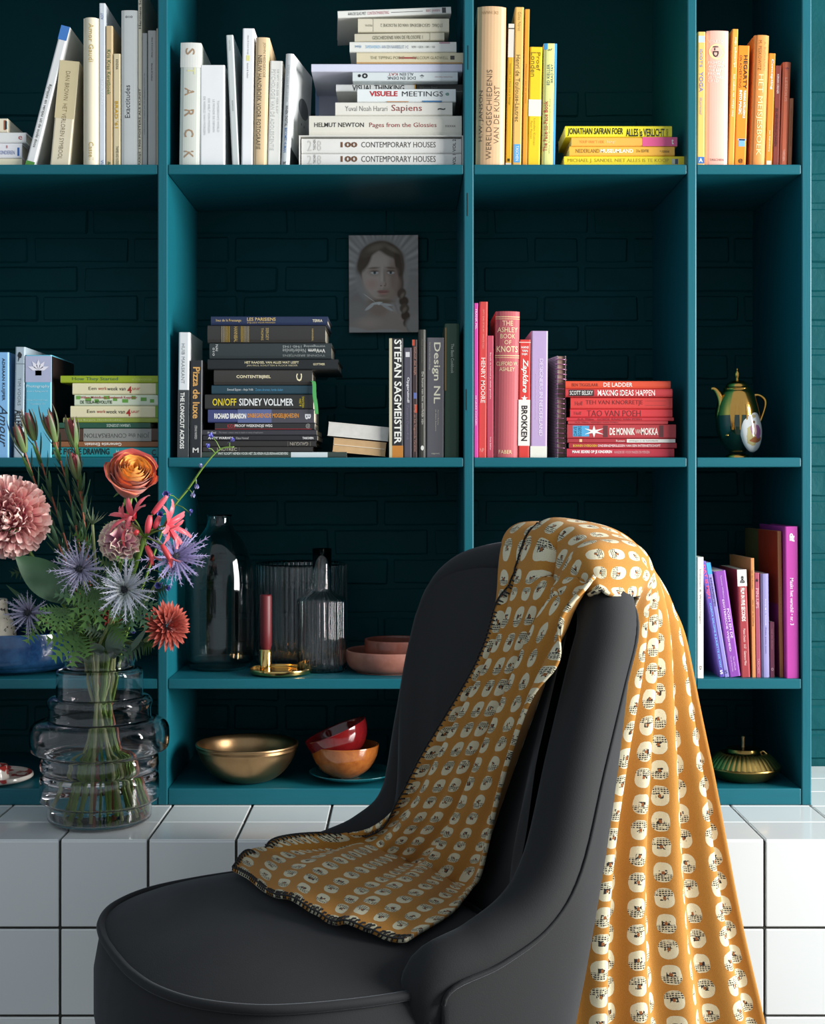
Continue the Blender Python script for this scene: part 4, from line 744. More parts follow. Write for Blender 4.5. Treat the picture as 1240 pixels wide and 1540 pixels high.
def glaze(col, col2, nm, rough=.15, spec=30, bump=.05):
    n = NT(nm); a = n.noise(n.coord(), spec, 6, .7)
    n.set(Base_Color=n.mix(n.ramp(a, [(.35, (0, 0, 0)), (.7, (1, 1, 1))]), lin(col), lin(col2)), Roughness=rough, Coat_Weight=.5, Coat_Roughness=.05); n.bump(a, bump, .002); return n.m
S3, S4 = ZS[3], ZS[4]
# smoky glass bottle
k = K(.15)
bt = empty('glass_bottle', ((330 - 610) * k, .15, S3), label='tall smoky dark glass bottle vase with narrow neck', cat='bottle')
op = [(0.001, 0), (38, 0.5), (47, 8), (51, 24), (52, 60), (52, 105), (51, 140), (46, 168), (36, 190), (25, 205), (19, 216), (17.5, 226), (19, 231)]
outp = rounded([(r * k, z * k) for r, z in op], 5); inn = [(max(.0003, r - .0022), min(z + .0022 if i < 12 else z, 230 * k)) for i, (r, z) in enumerate(outp)]
lathe_obj('glass', outp + inn[::-1], m_glass('smoky_glass', (.62, .70, .70), 1.45), bt)
# two ribbed glass vessels
def ribbed(prof, seg, amp, thick):
    """lathe whose outer wall is fluted; outer and inner wall are one mesh"""
    mb = MB(); rows = []; nv = seg * 6
    for r, z, a in prof:
        row_ = []
        for q in range(nv):
            an = 2 * math.pi * q / nv; rr = r + amp * a * (abs(math.cos(an * seg / 2)) * 2 - 1); row_.append((rr * math.cos(an), rr * math.sin(an), z))
        rows.append(row_)
    for r, z, a in prof[::-1]:
        rr = max(.0004, r - thick); zz = max(z, thick)
        rows.append([(rr * math.cos(2 * math.pi * q / nv), rr * math.sin(2 * math.pi * q / nv), zz) for q in range(nv)])
    mb.grid(rows, True); return mb
CLEAR = m_glass('clear_grey_glass', (.95, .965, .97), 1.45)
k = K(.24)
rv = empty('ribbed_vase', ((453 - 610) * k, .24, S3), label='wide ribbed grey glass vase standing behind the carafe', cat='vase')
h = 150 * k
ribbed([(.0006, 0, 0), (62 * k, .0004, 0), (66 * k, .006, .6), (67 * k, .02, 1), (67 * k, h * .5, 1), (67 * k, h - .006, 1), (67 * k, h, .8)], 56, .0022, .0045).build('glass', CLEAR, rv, smooth=True)
k = K(.115)
cf = empty('ribbed_carafe', ((484 - 610) * k, .115, S3), label='clear ribbed glass carafe with smooth narrow neck', cat='carafe')
ribbed([(.0006, 0, 0), (33 * k, .0003, 0), (36.5 * k, .005, 1), (37 * k, .02, 1), (37 * k, 104 * k, 1), (36 * k, 107 * k, 1), (28 * k, 113 * k, .8), (16 * k, 119 * k, .4), (14 * k, 123 * k, .0), (14 * k, 150 * k, 0), (14.5 * k, 184 * k, 0)], 30, .0013, .0028).build('glass', CLEAR, cf, smooth=True)
# tumbler that tops the carafe is part of its neck rim
# brass candle holder with red candle
k = K(.068)
ch = empty('candle_holder', ((422 - 610) * k, .068, S3), label='polished brass dish candle holder at the shelf edge', cat='candle holder')
lathe_obj('dish', rounded([(.0005, .001), (.03, .001), (43 * k, .002), (46 * k, .006), (46.5 * k, .011), (45.5 * k, .0115), (44 * k, .007), (.03, .005), (.0005, .005)], 4), BRASS, ch)
lathe_obj('candle_socket', [(8.8 * k, .004), (9 * k, .005), (9 * k, 37 * k), (8.4 * k, 37.5 * k), (7.9 * k, 37 * k), (7.9 * k, .006)], BRASS, ch).location = (-22.5 * k, 0, 0)
cn = empty('candle', ((422 - 22.5 - 610) * k, .068, S3 + .0062), label='dark red taper candle in the brass holder', cat='candle')
wax = mat('#5e1118', .5, vary=.1)
lathe_obj('wax', [(.0005, 0), (7.4 * k, 0), (7.6 * k, 36 * k), (8.9 * k, 38 * k), (9 * k, 60 * k), (9 * k, 112 * k), (8.2 * k, 114.5 * k), (5 * k, 114 * k), (.0005, 113.4 * k)], wax, cn, 28)
MB().tube([(0, 0, 113 * k), (.0005, 0, 116 * k), (.0015, 0, 119 * k)], .0007, 5).build('wick', mat('#1c1a18', .9), cn)
# terracotta bowls
k = K(.115)
CLAY = glaze('#8a5648', '#9c6656', 'terracotta_matt', .55, 60, .03); CLAY2 = glaze('#6e3a2c', '#82483a', 'terracotta_inner', .5, 60, .03)
lb = empty('terracotta_dish', ((586 - 610) * k, .115, S3), label='wide low terracotta pink dish beside the chair back', cat='dish')
def bowl(r, h, t, base): return rounded([(.0005, .0), (base * .9, .0), (base, .001), (r * .93, h * .22), (r, h * .6), (r, h - .001), (r - t * .5, h), (r - t, h - .002), (r - t, h * .6), (r * .85, t + .002), (base * .7, t), (.0005, t)], 4)
lathe_obj('body', bowl(66 * k, 32 * k, .005, 52 * k), CLAY, lb)
sb_ = empty('terracotta_bowl', ((596 - 610) * k, .115, S3 + .0056), label='smaller brown terracotta bowl nested in the wide dish', cat='bowl')
lathe_obj('body', bowl(48 * k, 43 * k, .0045, 36 * k), CLAY2, sb_)
# brass singing bowl
k = K(.07)
sg = empty('brass_bowl', ((371 - 610) * k, .075, S4), label='wide hammered brass bowl on the bottom shelf', cat='bowl')
H_ = 57 * k; R_ = 77 * k
pf = rounded([(.0005, 0), (.03, .0005), (.05, .004), (R_ * .72, H_ * .25), (R_ * .9, H_ * .58), (R_ * .975, H_ * .84)], 5)
pf += [(R_ * .985, H_ * .86), (R_ * .975, H_ * .875), (R_ * .99, H_ * .895), (R_ * .98, H_ * .91), (R_ * .995, H_ * .93), (R_ * 1.0, H_ * .985), (R_ * .985, H_), (R_ * .965, H_ * .985)]
pf += [(r * .95, max(.004, z + .003)) for r, z in rounded([(.0005, 0), (.03, .0005), (.05, .004), (R_ * .72, H_ * .25), (R_ * .9, H_ * .58), (R_ * .975, H_ * .84)], 5)[::-1]]
lathe_obj('body', pf, BRASS_OLD, sg, 72)
# plate, orange bowl, red bowl
k = K(.085)
pl = empty('saucer', ((530 - 610) * k, .085, S4), label='dark teal saucer beneath the orange bowl', cat='plate')
pr_ = 64 * k
lathe_obj('body', rounded([(.0005, .0), (.03, .0), (.036, .0025), (pr_ * .8, .007), (pr_, .0145), (pr_ * .985, .016), (pr_ * .8, .0095), (.034, .006), (.0005, .0055)], 4), glaze('#12555f', '#1c6b72', 'teal_glaze', .15), pl)
ob = empty('orange_bowl', ((518 - 610) * k, .085, S4 + .0062), label='glossy orange ceramic bowl on the teal saucer', cat='bowl')
def cup(r, h, t, b): return rounded([(.0005, 0), (b * .8, 0), (b, .0015), (r * .72, h * .25), (r * .93, h * .62), (r, h - .001), (r - t * .5, h), (r - t, h - .0015), (r * .93 - t, h * .62), (r * .68, h * .27), (b * .7, t), (.0005, t)], 5)
lathe_obj('body', cup(51.5 * k, 47 * k, .004, 22 * k), glaze('#8e4c20', '#a8642a', 'orange_glaze', .12, 80), ob)
rbw = empty('red_bowl', ((520 - 610) * k, .085, S4 + .0062 + 28 * k), (0, R(-22), 0), 'glossy dark red bowl tilted inside the orange bowl', 'bowl')
lathe_obj('body', cup(49 * k, 44 * k, .0038, 20 * k), glaze('#5e0e12', '#6c1416', 'red_glaze', .1, 80), rbw)
# blue bowl, speckled pot, spotted candle dish at far left
k = K(.14)
bb = empty('blue_bowl', ((22 - 610) * k, .14, S3), label='large deep blue glazed bowl behind the bouquet', cat='bowl')
lathe_obj('body', bowl(104 * k, 60 * k, .006, 66 * k), glaze('#0b2144', '#234a70', 'blue_glaze', .16, 22), bb)
k = K(.17)
sp = empty('speckled_pot', ((-8 - 610) * k, .17, S3 + .008), label='speckled white pot standing inside the blue bowl', cat='pot')
def m_speck():
    n = NT('speckled_stoneware'); a = n.noise(n.coord(), 160, 2, .5); c = n.ramp(a, [(.0, lin('#2c2a26')), (.36, lin('#2c2a26')), (.4, lin('#bdb7a6')), (1, lin('#c9c4b4'))]); n.set(Base_Color=c, Roughness=.5); return n.m
SPK = m_speck()
lathe_obj('body', rounded([(.0005, 0), (.034, 0), (.042, .01), (.043, .05), (.036, .085), (.026, .1), (.025, .125), (.0225, .126), (.022, .1), (.034, .08), (.038, .02), (.0005, .004)], 4), SPK, sp)
k = K(.07)
cd = empty('spotted_dish', ((-10 - 610) * k, .07, S4), label='white candle dish with red splashes at the left frame edge', cat='dish')
def m_splash():
    n = NT('red_splashed_glaze'); a = n.noise(n.coord(), 45, 2, .4); n.set(Base_Color=n.ramp(a, [(0, lin('#a83a34')), (.45, lin('#a83a34')), (.5, lin('#d8d0c6')), (1, lin('#e2dcd2'))]), Roughness=.2, Coat_Weight=.4); return n.m
SPL = m_splash()
lathe_obj('plate', rounded([(.0005, .0), (.05, .0), (57 * k, .006), (58 * k, .013), (56.5 * k, .014), (54 * k, .008), (.0005, .005)], 4), SPL, cd)
lathe_obj('holder', [(.03, .005), (.027, .02), (.0265, .03), (.021, .03), (.02, .008)], SPL, cd)

# ------------------------------------------------------------------ lidded brass dish
k = K(.085)
ld = empty('fluted_brass_dish', ((1118 - 610) * k, .09, S4), label='low fluted brass lidded dish with upright knob', cat='lidded dish')
r_ = 55 * k
lathe_obj('base', rounded([(.0005, .0), (r_ * .6, .0), (r_ * .85, .008), (r_, .022), (r_ * 1.01, .0255), (r_ * .99, .027), (r_ * .9, .026)], 4), m_brass('dark_brass', '#7c6436', '#9c8048', .25), ld)
mb = MB(); seg = 96; rows = []
for s_ in range(9):
    t = s_ / 8; rr = r_ * (1.0 - .42 * t); zz = .026 + .026 * math.sin(t * math.pi / 2) ** 1.1
    rows.append([((rr + .0016 * (1 - .3 * t) * math.cos(q / seg * 2 * math.pi * 40)) * math.cos(2 * math.pi * q / seg / 1), (rr + .0016 * (1 - .3 * t) * math.cos(q / seg * 2 * math.pi * 40)) * math.sin(2 * math.pi * q / seg), zz + .0012 * math.cos(q / seg * 2 * math.pi * 40)) for q in range(seg)])
mb = MB(); seg = 400
rows = []
for s_ in range(9):
    t = s_ / 8; rr = r_ * (1.0 - .42 * t); zz = .026 + .024 * math.sin(t * math.pi / 2) ** 1.1
    rows.append([(rr * math.cos(2 * math.pi * q / seg), rr * math.sin(2 * math.pi * q / seg), zz + .0016 * abs(math.sin(q / seg * math.pi * 40))) for q in range(seg)])
mb.grid(rows, True).build('fluted_shoulder', m_brass('shoulder_brass', '#c09a4c', '#e0bc70', .22), ld, smooth=True)
lathe_obj('lid', rounded([(r_ * .6, .049), (r_ * .5, .053), (r_ * .46, .0585), (r_ * .42, .060), (r_ * .1, .0615), (.0005, .0618)], 3), m_brass('lid_brass', '#7c6232', '#a88a50', .15), ld)
lathe_obj('knob', [(.0045, .061), (.0032, .064), (.0034, .078), (.0042, .0815), (.0035, .083), (.0005, .083)], BRASS_OLD, ld, 20)
# handle-like latch
MB().tube(catmull([(r_ * .42, -.012, .052), (r_ * .5, -.014, .056), (r_ * .6, -.016, .05)], 8), .002, 8).build('latch', BRASS, ld, smooth=True)

# ------------------------------------------------------------------ gilt coffee pot
k = K(.09); S2 = ZS[2]
tpz = 692
cp = empty('coffee_pot', ((1109 - 610) * k, .095, S2), label='gilt and dark green porcelain coffee pot with painted oval panel', cat='coffee pot')
hz = lambda py: (tpz - py) * k
GREEN = mat('#0d2b1e', .12, coat=.8, key='pot')
lathe_obj('foot', rounded([(.0005, .0), (17 * k, .0), (18 * k, .002), (16.5 * k, .006), (13 * k, .009)], 4), GOLD, cp)
lathe_obj('body', rounded([(12.5 * k, hz(683)), (15 * k, hz(680)), (24 * k, hz(668)), (31 * k, hz(650)), (33 * k, hz(636)), (33.3 * k, hz(628))], 5), GREEN, cp)
lathe_obj('upper_body', rounded([(33.3 * k, hz(628)), (31.6 * k, hz(616)), (28.5 * k, hz(604)), (24.5 * k, hz(594)), (21.5 * k, hz(590)), (20.5 * k, hz(588.5)), (18 * k, hz(589))], 5), GOLD, cp)
lathe_obj('lid', rounded([(20.5 * k, hz(588.5)), (20.8 * k, hz(587)), (18.5 * k, hz(585)), (15.5 * k, hz(580)), (9 * k, hz(575.5)), (3.5 * k, hz(574.5))], 5), GOLD, cp)
lathe_obj('finial', rounded([(3 * k, hz(575.5)), (2.4 * k, hz(572)), (3.8 * k, hz(568)), (4 * k, hz(564)), (2.2 * k, hz(560.5)), (1.2 * k, hz(559.5)), (1.6 * k, hz(557.5)), (.0005, hz(556))], 4), GOLD, cp, 24)
def sx(px, py, y=0.0): return ((px - 1109) * k, y, hz(py))
spo = catmull([sx(1086, 640, -.004), sx(1083, 625, -.008), sx(1084, 610, -.009), sx(1080, 597, -.009), sx(1074, 588.5, -.009), sx(1068, 587.5, -.009)], 20)
MB().tube(spo, [.0125 - .0095 * (q / 20) ** .7 for q in range(21)], 14).build('spout', GOLD, cp, smooth=True)
hd = catmull([sx(1131, 611, .004), sx(1132, 602, .004), sx(1136, 597, .004), sx(1143, 597, .003), sx(1151, 603, .003), sx(1152, 612, .003), sx(1148, 626, .003), sx(1143, 637, .003), sx(1138, 640, .003)], 30)
MB().tube(hd, [.0028 + .0012 * math.sin(q / 30 * 9) ** 2 for q in range(31)], 10).build('handle', GOLD, cp, smooth=True)
# gilt ornament bands below the spout
for a0, w_, z0, z1 in ((-115, 16, 650, 612), (-95, 8, 659, 612), (-78, 6, 655, 612)):
    rows = []
    prof = rounded([(31 * k, hz(650)), (33.5 * k, hz(630)), (31 * k, hz(612))], 6)
    for r, z in prof:
        t = (z - prof[0][1]) / (prof[-1][1] - prof[0][1]); ww = w_ * (.35 + .65 * t)
        rows.append([((r + .0006) * math.cos(R(a0 + ww * q / 2)), (r + .0006) * math.sin(R(a0 + ww * q / 2)), z) for q in (-1, -.33, .33, 1)])
    MB().grid(rows).build('gilt_ornament', GOLD, cp, smooth=True)
MB().lathe(rounded([(.0005, -.003), (.004, -.001), (.004, .001), (.0005, .003)], 3), 12).build('gilt_boss', GOLD, cp, smooth=True).location = (-.026, -.026, hz(658))
# oval panel: a raised white cabochon with a painted scene and dark dotted rim
def m_panel():
    n = NT('painted_porcelain_panel'); s = n.sep(n.coord()); nz = n.noise(n.coord(), 90, 4, .6)
    d = lambda cx, cz, rx, rz: n.math('ADD', n.math('POWER', n.math('DIVIDE', n.math('SUBTRACT', s[0], cx), rx), 2.0), n.math('POWER', n.math('DIVIDE', n.math('SUBTRACT', s[2], cz), rz), 2.0))
    inn = lambda e, th=1.0: n.math('LESS_THAN', n.math('ADD', e, n.math('MULTIPLY', n.math('SUBTRACT', nz, .5), 1.6)), th)
    c = lin('#dfe3e2')
    c = n.mix(inn(d(-.006, -.012, .011, .02)), c, lin('#c9bd84')); c = n.mix(inn(d(.002, -.021, .013, .006)), c, lin('#a8683c'))
    c = n.mix(inn(d(.007, -.006, .008, .014)), c, lin('#a86a9c')); c = n.mix(inn(d(-.003, -.001, .006, .010)), c, lin('#b88ab0'))
    c = n.mix(inn(d(.001, .0, .003, .012)), c, lin('#e6c8bc')); c = n.mix(inn(d(.001, .013, .0025, .003)), c, lin('#7c5a3c')); c = n.mix(inn(d(.003, .024, .006, .003)), c, lin('#bcae80'))
    n.set(Base_Color=c, Roughness=.1, Coat_Weight=.6); return n.m
pa = P(1129, 645, .062)
rw, rh, rd = 19.5 * k, 35 * k, .013
mb = MB(); rows = []
for i in range(9):
    t = i / 8 * math.pi / 2
    rows.append([(rw * math.cos(t) * math.cos(2 * math.pi * q / 40) if i < 8 else 0, -rd * math.sin(t), (rh * math.cos(t) if i < 8 else 0) * math.sin(2 * math.pi * q / 40)) for q in range(40)])
pn = mb.grid(rows, True).build('painted_panel', m_panel(), cp, smooth=True)
pn.location = (pa.x - cp.location.x, -.0275, pa.z - cp.location.z); pn.rotation_euler = (0, R(-9), R(24))
q = MB()
for i in range(40):
    a = 2 * math.pi * i / 40; c_ = (rw * 1.02 * math.cos(a), 0, rh * 1.02 * math.sin(a))
    q.lathe([(.0002, -.0012), (.0013, 0), (.0002, .0012)], 6, c_)
rim = q.build('beaded_rim', mat('#3a3f4c', .3), pn); rim['kind'] = 'stuff'

# ================================================================== chair
CM = (-.08, -.66); CA = R(-155)
chair = empty('velvet_chair', (CM[0], CM[1], 0), (0, 0, CA), 'low charcoal velvet armchair with curved rolled back and piped seat', 'armchair')
def m_velvet():
    n = NT('charcoal_velvet'); co = n.coord(); a = n.noise(co, 7, 4, .6, .4); b = n.noise(co, 700, 2)
    n.set(Base_Color=n.mix(a, lin('#08090b'), lin('#121518')), Roughness=.85, Sheen_Weight=n.math('ADD', .05, n.math('MULTIPLY', n.noise(n.mapping(co, (1, 1, 2.5)), 5, 5, .65, .6), .2)), Sheen_Roughness=.35, Sheen_Tint=(.5, .56, .64))
    n.bump(n.math('ADD', b, n.math('MULTIPLY', a, 1.5)), .12, .002); return n.m
VELVET = m_velvet()
half = [(.012, .278, .40), (.008, .286, .452), (-.055, .29, .476), (-.12, .288, .512), (-.165, .282, .572), (-.205, .270, .69), (-.245, .256, .80), (-.275, .238, .868), (-.292, .19, .908), (-.302, .10, .925), (-.305, 0, .93)]
far = [(.012, .278, .39), (.0, .286, .43), (-.07, .29, .45), (-.15, .288, .475), (-.212, .280, .53), (-.238, .272, .66), (-.258, .264, .78), (-.277, .246, .862), (-.292, .195, .905), (-.302, .10, .925)]
ridge_pts = half + [(f, -n, z) for f, n, z in far[::-1]]
base_h = [(.0, .275, .16), (-.01, .275, .16), (-.07, .272, .16), (-.12, .262, .16), (-.155, .245, .16), (-.185, .222, .16), (-.205, .19, .16), (-.218, .155, .16), (-.226, .11, .16), (-.232, .055, .16), (-.234, 0, .16)]
base_pts = base_h + [(f, -n, z) for f, n, z in base_h[-2::-1]]
inner_h = [(.0, .24, .40), (-.01, .245, .41), (-.06, .245, .42), (-.10, .238, .425), (-.13, .222, .43), (-.15, .2, .43), (-.165, .17, .43), (-.178, .135, .43), (-.186, .095, .43), (-.19, .05, .43), (-.192, 0, .43)]
inner_pts = inner_h + [(f, -n, z) for f, n, z in inner_h[-2::-1]]
NR = 120
ridge = catmull(ridge_pts, NR); basec = catmull(base_pts, NR); innc = catmull(inner_pts, NR)
RR = .040
roll_mb = MB().tube(ridge, [RR * (1.0 - .18 * abs(2 * q / NR - 1) ** 6) for q in range(NR + 1)], 18)
roll = roll_mb.build('rolled_edge', VELVET, chair, smooth=True)
def outward(q):
    t = ridge[min(q + 1, NR)] - ridge[max(q - 1, 0)]; o = Vector((ridge[q].x - .02, ridge[q].y, 0))
    o = Vector((o.x * 1.0, o.y, .0)).normalized(); return o
rows_o, rows_i = [], []
for q in range(NR + 1):
    o = outward(q); a = ridge[q] + o * RR * .9; b = basec[q]
    ro = []
    for j in range(13):
        t = j / 12; p = a.lerp(b, t); p = p + o * (.018 * math.sin(math.pi * t)); ro.append(p)
    rows_o.append(ro)
    wz = min(1, max(0, (ridge[q].z - .5) / .2)); c = ridge[q] + (-o * (.97 - .35 * wz) + Vector((.8 * wz, 0, 0))) * RR * 1.01 + Vector((0, 0, .004 * (1 - wz))); e = innc[q] + (Vector((-.035, 0, 0)) if q > NR * .6 else Vector((0, 0, 0))) * min(1, max(0, (q / NR - .6) * 8)) * min(1, max(0, (1 - q / NR) * 8))
    ri = []
    for j in range(15):
        t = j / 14; p = c.lerp(e, t); p = p - o * (.016 * math.sin(math.pi * min(1, t * 1.05)) * min(1, (ridge[q].z - .42) * 4)); ri.append(p)
    rows_i.append(ri)
outer_mb = MB().grid(rows_o); inner_mb = MB().grid(rows_i)
for m_ in (outer_mb, inner_mb): m_.uv = [(0, 0)] * len(m_.v)
outer_mb.build('outer_back', VELVET, chair, smooth=True); inner = inner_mb.build('inner_back', VELVET, chair, smooth=True)
MB().tube([ridge[q] + outward(q) * RR * 1.0 + Vector((0, 0, -.006)) for q in range(4, NR - 3)], .0032, 6).build('back_piping', VELVET, chair, smooth=True)
# seat
so_h = [(.33, 0), (.327, .075), (.312, .15), (.276, .215), (.21, .265), (.11, .288), (.02, .288), (-.06, .265), (-.13, .22), (-.17, .13), (-.18, 0)]
so = so_h + [(f, -n) for f, n in so_h[-2:0:-1]]
so = [Vector((p.x, p.y, 0)) for p in catmull([(f, n, 0) for f, n in so + [so[0]]], 120)][:-1]
Zp = .437; cen = Vector((.06, 0, 0))
rows = []
for j in range(13):
    t = j / 12
    rows.append([(cen.x + (p.x - cen.x) * t, cen.y + (p.y - cen.y) * t, Zp + .002 + .050 * (1 - t ** 2.6) + .004 * math.sin(p.x * 13 + p.y * 9) * t * (1 - t)) for p in so])
seat_mb = MB().grid(rows, True); seat_mb.uv = [(0, 0)] * len(seat_mb.v)
seat = seat_mb.build('seat_cushion', VELVET, chair, smooth=True)
nrm = []
for q in range(len(so)):
    t = so[(q + 1) % len(so)] - so[q - 1]; nrm.append(Vector((t.y, -t.x, 0)).normalized())
if nrm[0].x < 0: nrm = [-v for v in nrm]
rows = []
for z, off in ((Zp, .0), (Zp - .012, .006), (.38, .014), (.32, .014), (.275, .006), (.262, -.002)):
    rows.append([(p.x + v.x * off, p.y + v.y * off, z) for p, v in zip(so, nrm)])
sbm = MB().grid(rows, True); sbm.uv = [(0, 0)] * len(sbm.v); sbm.build('seat_band', VELVET, chair, smooth=True)
def loop(z, off, r, nm): 
    pts = [Vector((p.x + v.x * off, p.y + v.y * off, z)) for p, v in zip(so, nrm)]; MB().tube(pts + pts[:2], r, 8, False).build(nm, VELVET, chair, smooth=True)
loop(Zp + .001, .004, .0062, 'seat_piping'); loop(.258, .002, .0055, 'lower_piping')
rows = [[(p.x * s + v.x * 0 + .06 * (1 - s), p.y * s, z) for p, v in zip(so, nrm)] for z, s in ((.258, 1.0), (.2, .985), (.15, .95))]
sbm = MB().grid(rows, True); sbm.uv = [(0, 0)] * len(sbm.v); sbm.build('lower_rail', VELVET, chair, smooth=True)
for s in (-1, 1):
    MB().tube(catmull([(.024, .300 * s, .44), (.022, .309 * s, .38), (.012, .306 * s, .3), (.002, .296 * s, .17)], 14), .0045, 7).build('arm_front_piping', VELVET, chair, smooth=True)
    for f_, n_ in ((.19, .2), (-.14, .17)):
        MB().tube([(f_, n_ * s, .17), (f_ + (.01 if f_ > 0 else -.015), n_ * 1.04 * s, .0)], [.019, .011], 12).build('leg', mat('#2a1d14', .4, vary=.2), chair, smooth=True)

# ================================================================== blanket draped over the chair
MW = Matrix.Translation((CM[0], CM[1], 0)) @ Matrix.Rotation(CA, 4, 'Z')
vv, ff = [], []
for m_ in (roll_mb, inner_mb, seat_mb):
    o_ = len(vv); vv += [MW @ Vector(p) for p in m_.v]; ff += [[i + o_ for i in f] for f in m_.f]
bvh = BVHTree.FromPolygons(vv, ff)
eye = Vector((0, -CAM_D, CAM_Z))
def drape(px, py):
    d = (P(px, py, 0) - eye).normalized(); h, n_, i_, dist = bvh.ray_cast(eye, d)
    return h
NC = 96
front = [((786, 828), (934, 864)), ((766, 872), (906, 876)), ((764, 915), (890, 902)), ((744, 990), (862, 960)), ((703, 1060), (836, 1045)), ((648, 1146), (806, 1132)), ((596, 1222), (772, 1228)),
         ((505, 1262), (748, 1310)), ((425, 1270), (722, 1352)), ((366, 1284), (664, 1390)), ((352, 1322), (608, 1428))]
NFr = 110
Lp = catmull([(a[0], a[1], 0) for a, b in front], NFr); Rp = catmull([(b[0], b[1], 0) for a, b in front], NFr)
grid = []
for i in range(NFr + 1):
    rowp = []; last = None
    for j in range(NC + 1):
        t = j / NC; q = Lp[i].lerp(Rp[i], t)
        if i > NFr * .62: q.y += 16 * math.sin(math.pi * t) * (i / NFr - .62) / .38      # the hem sags on the seat
        h_ = drape(q.x, q.y)
        rowp.append(h_)
    ok = [j for j, h_ in enumerate(rowp) if h_ is not None]
    for j in range(NC + 1):
        if rowp[j] is None and ok:
            n0 = min(ok, key=lambda a: abs(a - j)); q = Lp[i].lerp(Rp[i], j / NC)
            dd = (P(q.x, q.y, 0) - eye).normalized(); rowp[j] = eye + dd * (rowp[n0] - eye).length
    grid.append([Vector(p) for p in rowp])
# over the roll and down behind, built from the ridge of the back
def ridge_at(t):
    """t 0..1 from the middle of the top to the near corner"""
    q0, q1 = NR * .5 + 2, NR * .5 - 20       # near side comes first along the ridge
    u = q0 + (q1 - q0) * t; i = int(u); fr = u - i
    return MW @ ridge[i].lerp(ridge[i + 1], fr)
back_dir = (MW.to_3x3() @ Vector((-1, 0, 0))).normalized()
NA, NB = 12, 100
Fz = .03
rear = []
for i in range(NA):
    an = R(50 + (98 - 50) * i / (NA - 1))                 # 0 = front, 90 = top, 180 = back
    rowp = []
    for j in range(NC + 1):
        t = j / NC; c = ridge_at(t); rr = RR + .014 + .008 * math.sin(math.pi * t)
        rowp.append(c - back_dir * math.cos(an) * rr + Vector((0, 0, math.sin(an) * rr)))
    rear.append(rowp)
top_last = rear[-1]
HL = [(965, 925), (945, 990), (925, 1060), (903, 1150), (880, 1260), (862, 1400), (854, 1540), (850, 1700)]
HR = [(1012, 925), (1028, 990), (1042, 1060), (1062, 1150), (1084, 1260), (1112, 1400), (1146, 1540), (1175, 1700)]
hl = catmull([P(a, b, -.63) for a, b in HL], 60); hr = catmull([P(a, b, -.43) for a, b in HR], 60)
def at_z(path, z):
    for a, b in zip(path[:-1], path[1:]):
        if a.z >= z >= b.z: return a.lerp(b, (a.z - z) / max(1e-6, a.z - b.z))
    e = path[0] if z > path[0].z else path[-1]
    return Vector((e.x, e.y, z))
ZH = .80; NT_ = 26
hpt = lambda t, z: at_z(hr, z).lerp(at_z(hl, z), t)
for i in range(1, NB + 1):
    rowp = []
    for j in range(NC + 1):
        t = j / NC; a = top_last[j]
        if i <= NT_:
            s = i / NT_; h_ = hpt(t, ZH); b1 = a + back_dir * .085 + Vector((0, 0, .012)); b2 = h_ + Vector((0, 0, .13)); q = 1 - s
            p = a * q ** 3 + b1 * (3 * q * q * s) + b2 * (3 * q * s * s) + h_ * s ** 3
        else:
            s = (i - NT_) / (NB - NT_); p = hpt(t, ZH + (Fz - ZH) * s)
        rowp.append(p)
    rear.append(rowp)
allrows = rear[::-1] + grid           # from the floor behind, up over the back, down to the seat
A = np.array([[tuple(p) for p in r] for r in allrows])
fixed_n = len(rear)
ra, rb = fixed_n - 9, fixed_n + 12                       # ease the join between the roll and the front fall
ta, tb = (A[ra] - A[ra - 3]) / 3 * (rb - ra), (A[rb + 4] - A[rb]) / 4 * (rb - ra)
for i in range(ra + 1, rb):
    s = (i - ra) / (rb - ra); A[i] = (2 * s ** 3 - 3 * s * s + 1) * A[ra] + (s ** 3 - 2 * s * s + s) * ta + (-2 * s ** 3 + 3 * s * s) * A[rb] + (s ** 3 - s * s) * tb
for it in range(40):
    B = A.copy()
    B[1:-1, 1:-1] = .5 * A[1:-1, 1:-1] + .125 * (A[:-2, 1:-1] + A[2:, 1:-1] + A[1:-1, :-2] + A[1:-1, 2:])
    B[1:-1, 0] = .5 * A[1:-1, 0] + .25 * (A[:-2, 0] + A[2:, 0]); B[1:-1, -1] = .5 * A[1:-1, -1] + .25 * (A[:-2, -1] + A[2:, -1])
    A = B
du = np.gradient(A, axis=1); dv = np.gradient(A, axis=0); N_ = np.cross(du, dv); N_ /= np.linalg.norm(N_, axis=2, keepdims=True) + 1e-9
cent = np.array(MW @ Vector((-.1, 0, .6)))
# make the normals point away from the cloth's inner side
ref = A - cent; ref[..., 2] *= .2
front_mask = (np.arange(A.shape[0]) >= fixed_n)
toeye = np.array(eye) - A
sgn = np.sign((N_ * toeye).sum(2)); sgn_row = np.sign(np.median(sgn, axis=1)); sg = np.sign(np.median(sgn[fixed_n + 10:]))
N_ *= sg
nrow = A.shape[0]; tt = np.linspace(0, 1, NC + 1)[None, :]; si = np.arange(nrow)[:, None]
s_rear = np.clip((NB - si) / NB, 0, 1)                          # 1 at the floor, 0 at the top
s_front = np.clip((si - fixed_n) / NFr, 0, 1)
def pleat(t, n, ph, sharp=1.6):
    return (.5 + .5 * np.cos(2 * np.pi * (n * t + ph))) ** sharp
warp = tt + .035 * np.sin(7 * tt + 2.2 * s_front) + .02 * np.sin(si * .05)
amp_f = .007 + .015 * np.sin(np.pi * np.clip(s_front * 1.15, 0, 1)); amp_f = amp_f * (s_front > 0) + .009 * (s_front <= 0)
dispf = amp_f * (pleat(warp, 2.6, .15) + .45 * pleat(warp, 5.3, .6)) + .009
w2 = tt + .03 * np.sin(5 * tt + 1.5 * s_rear)
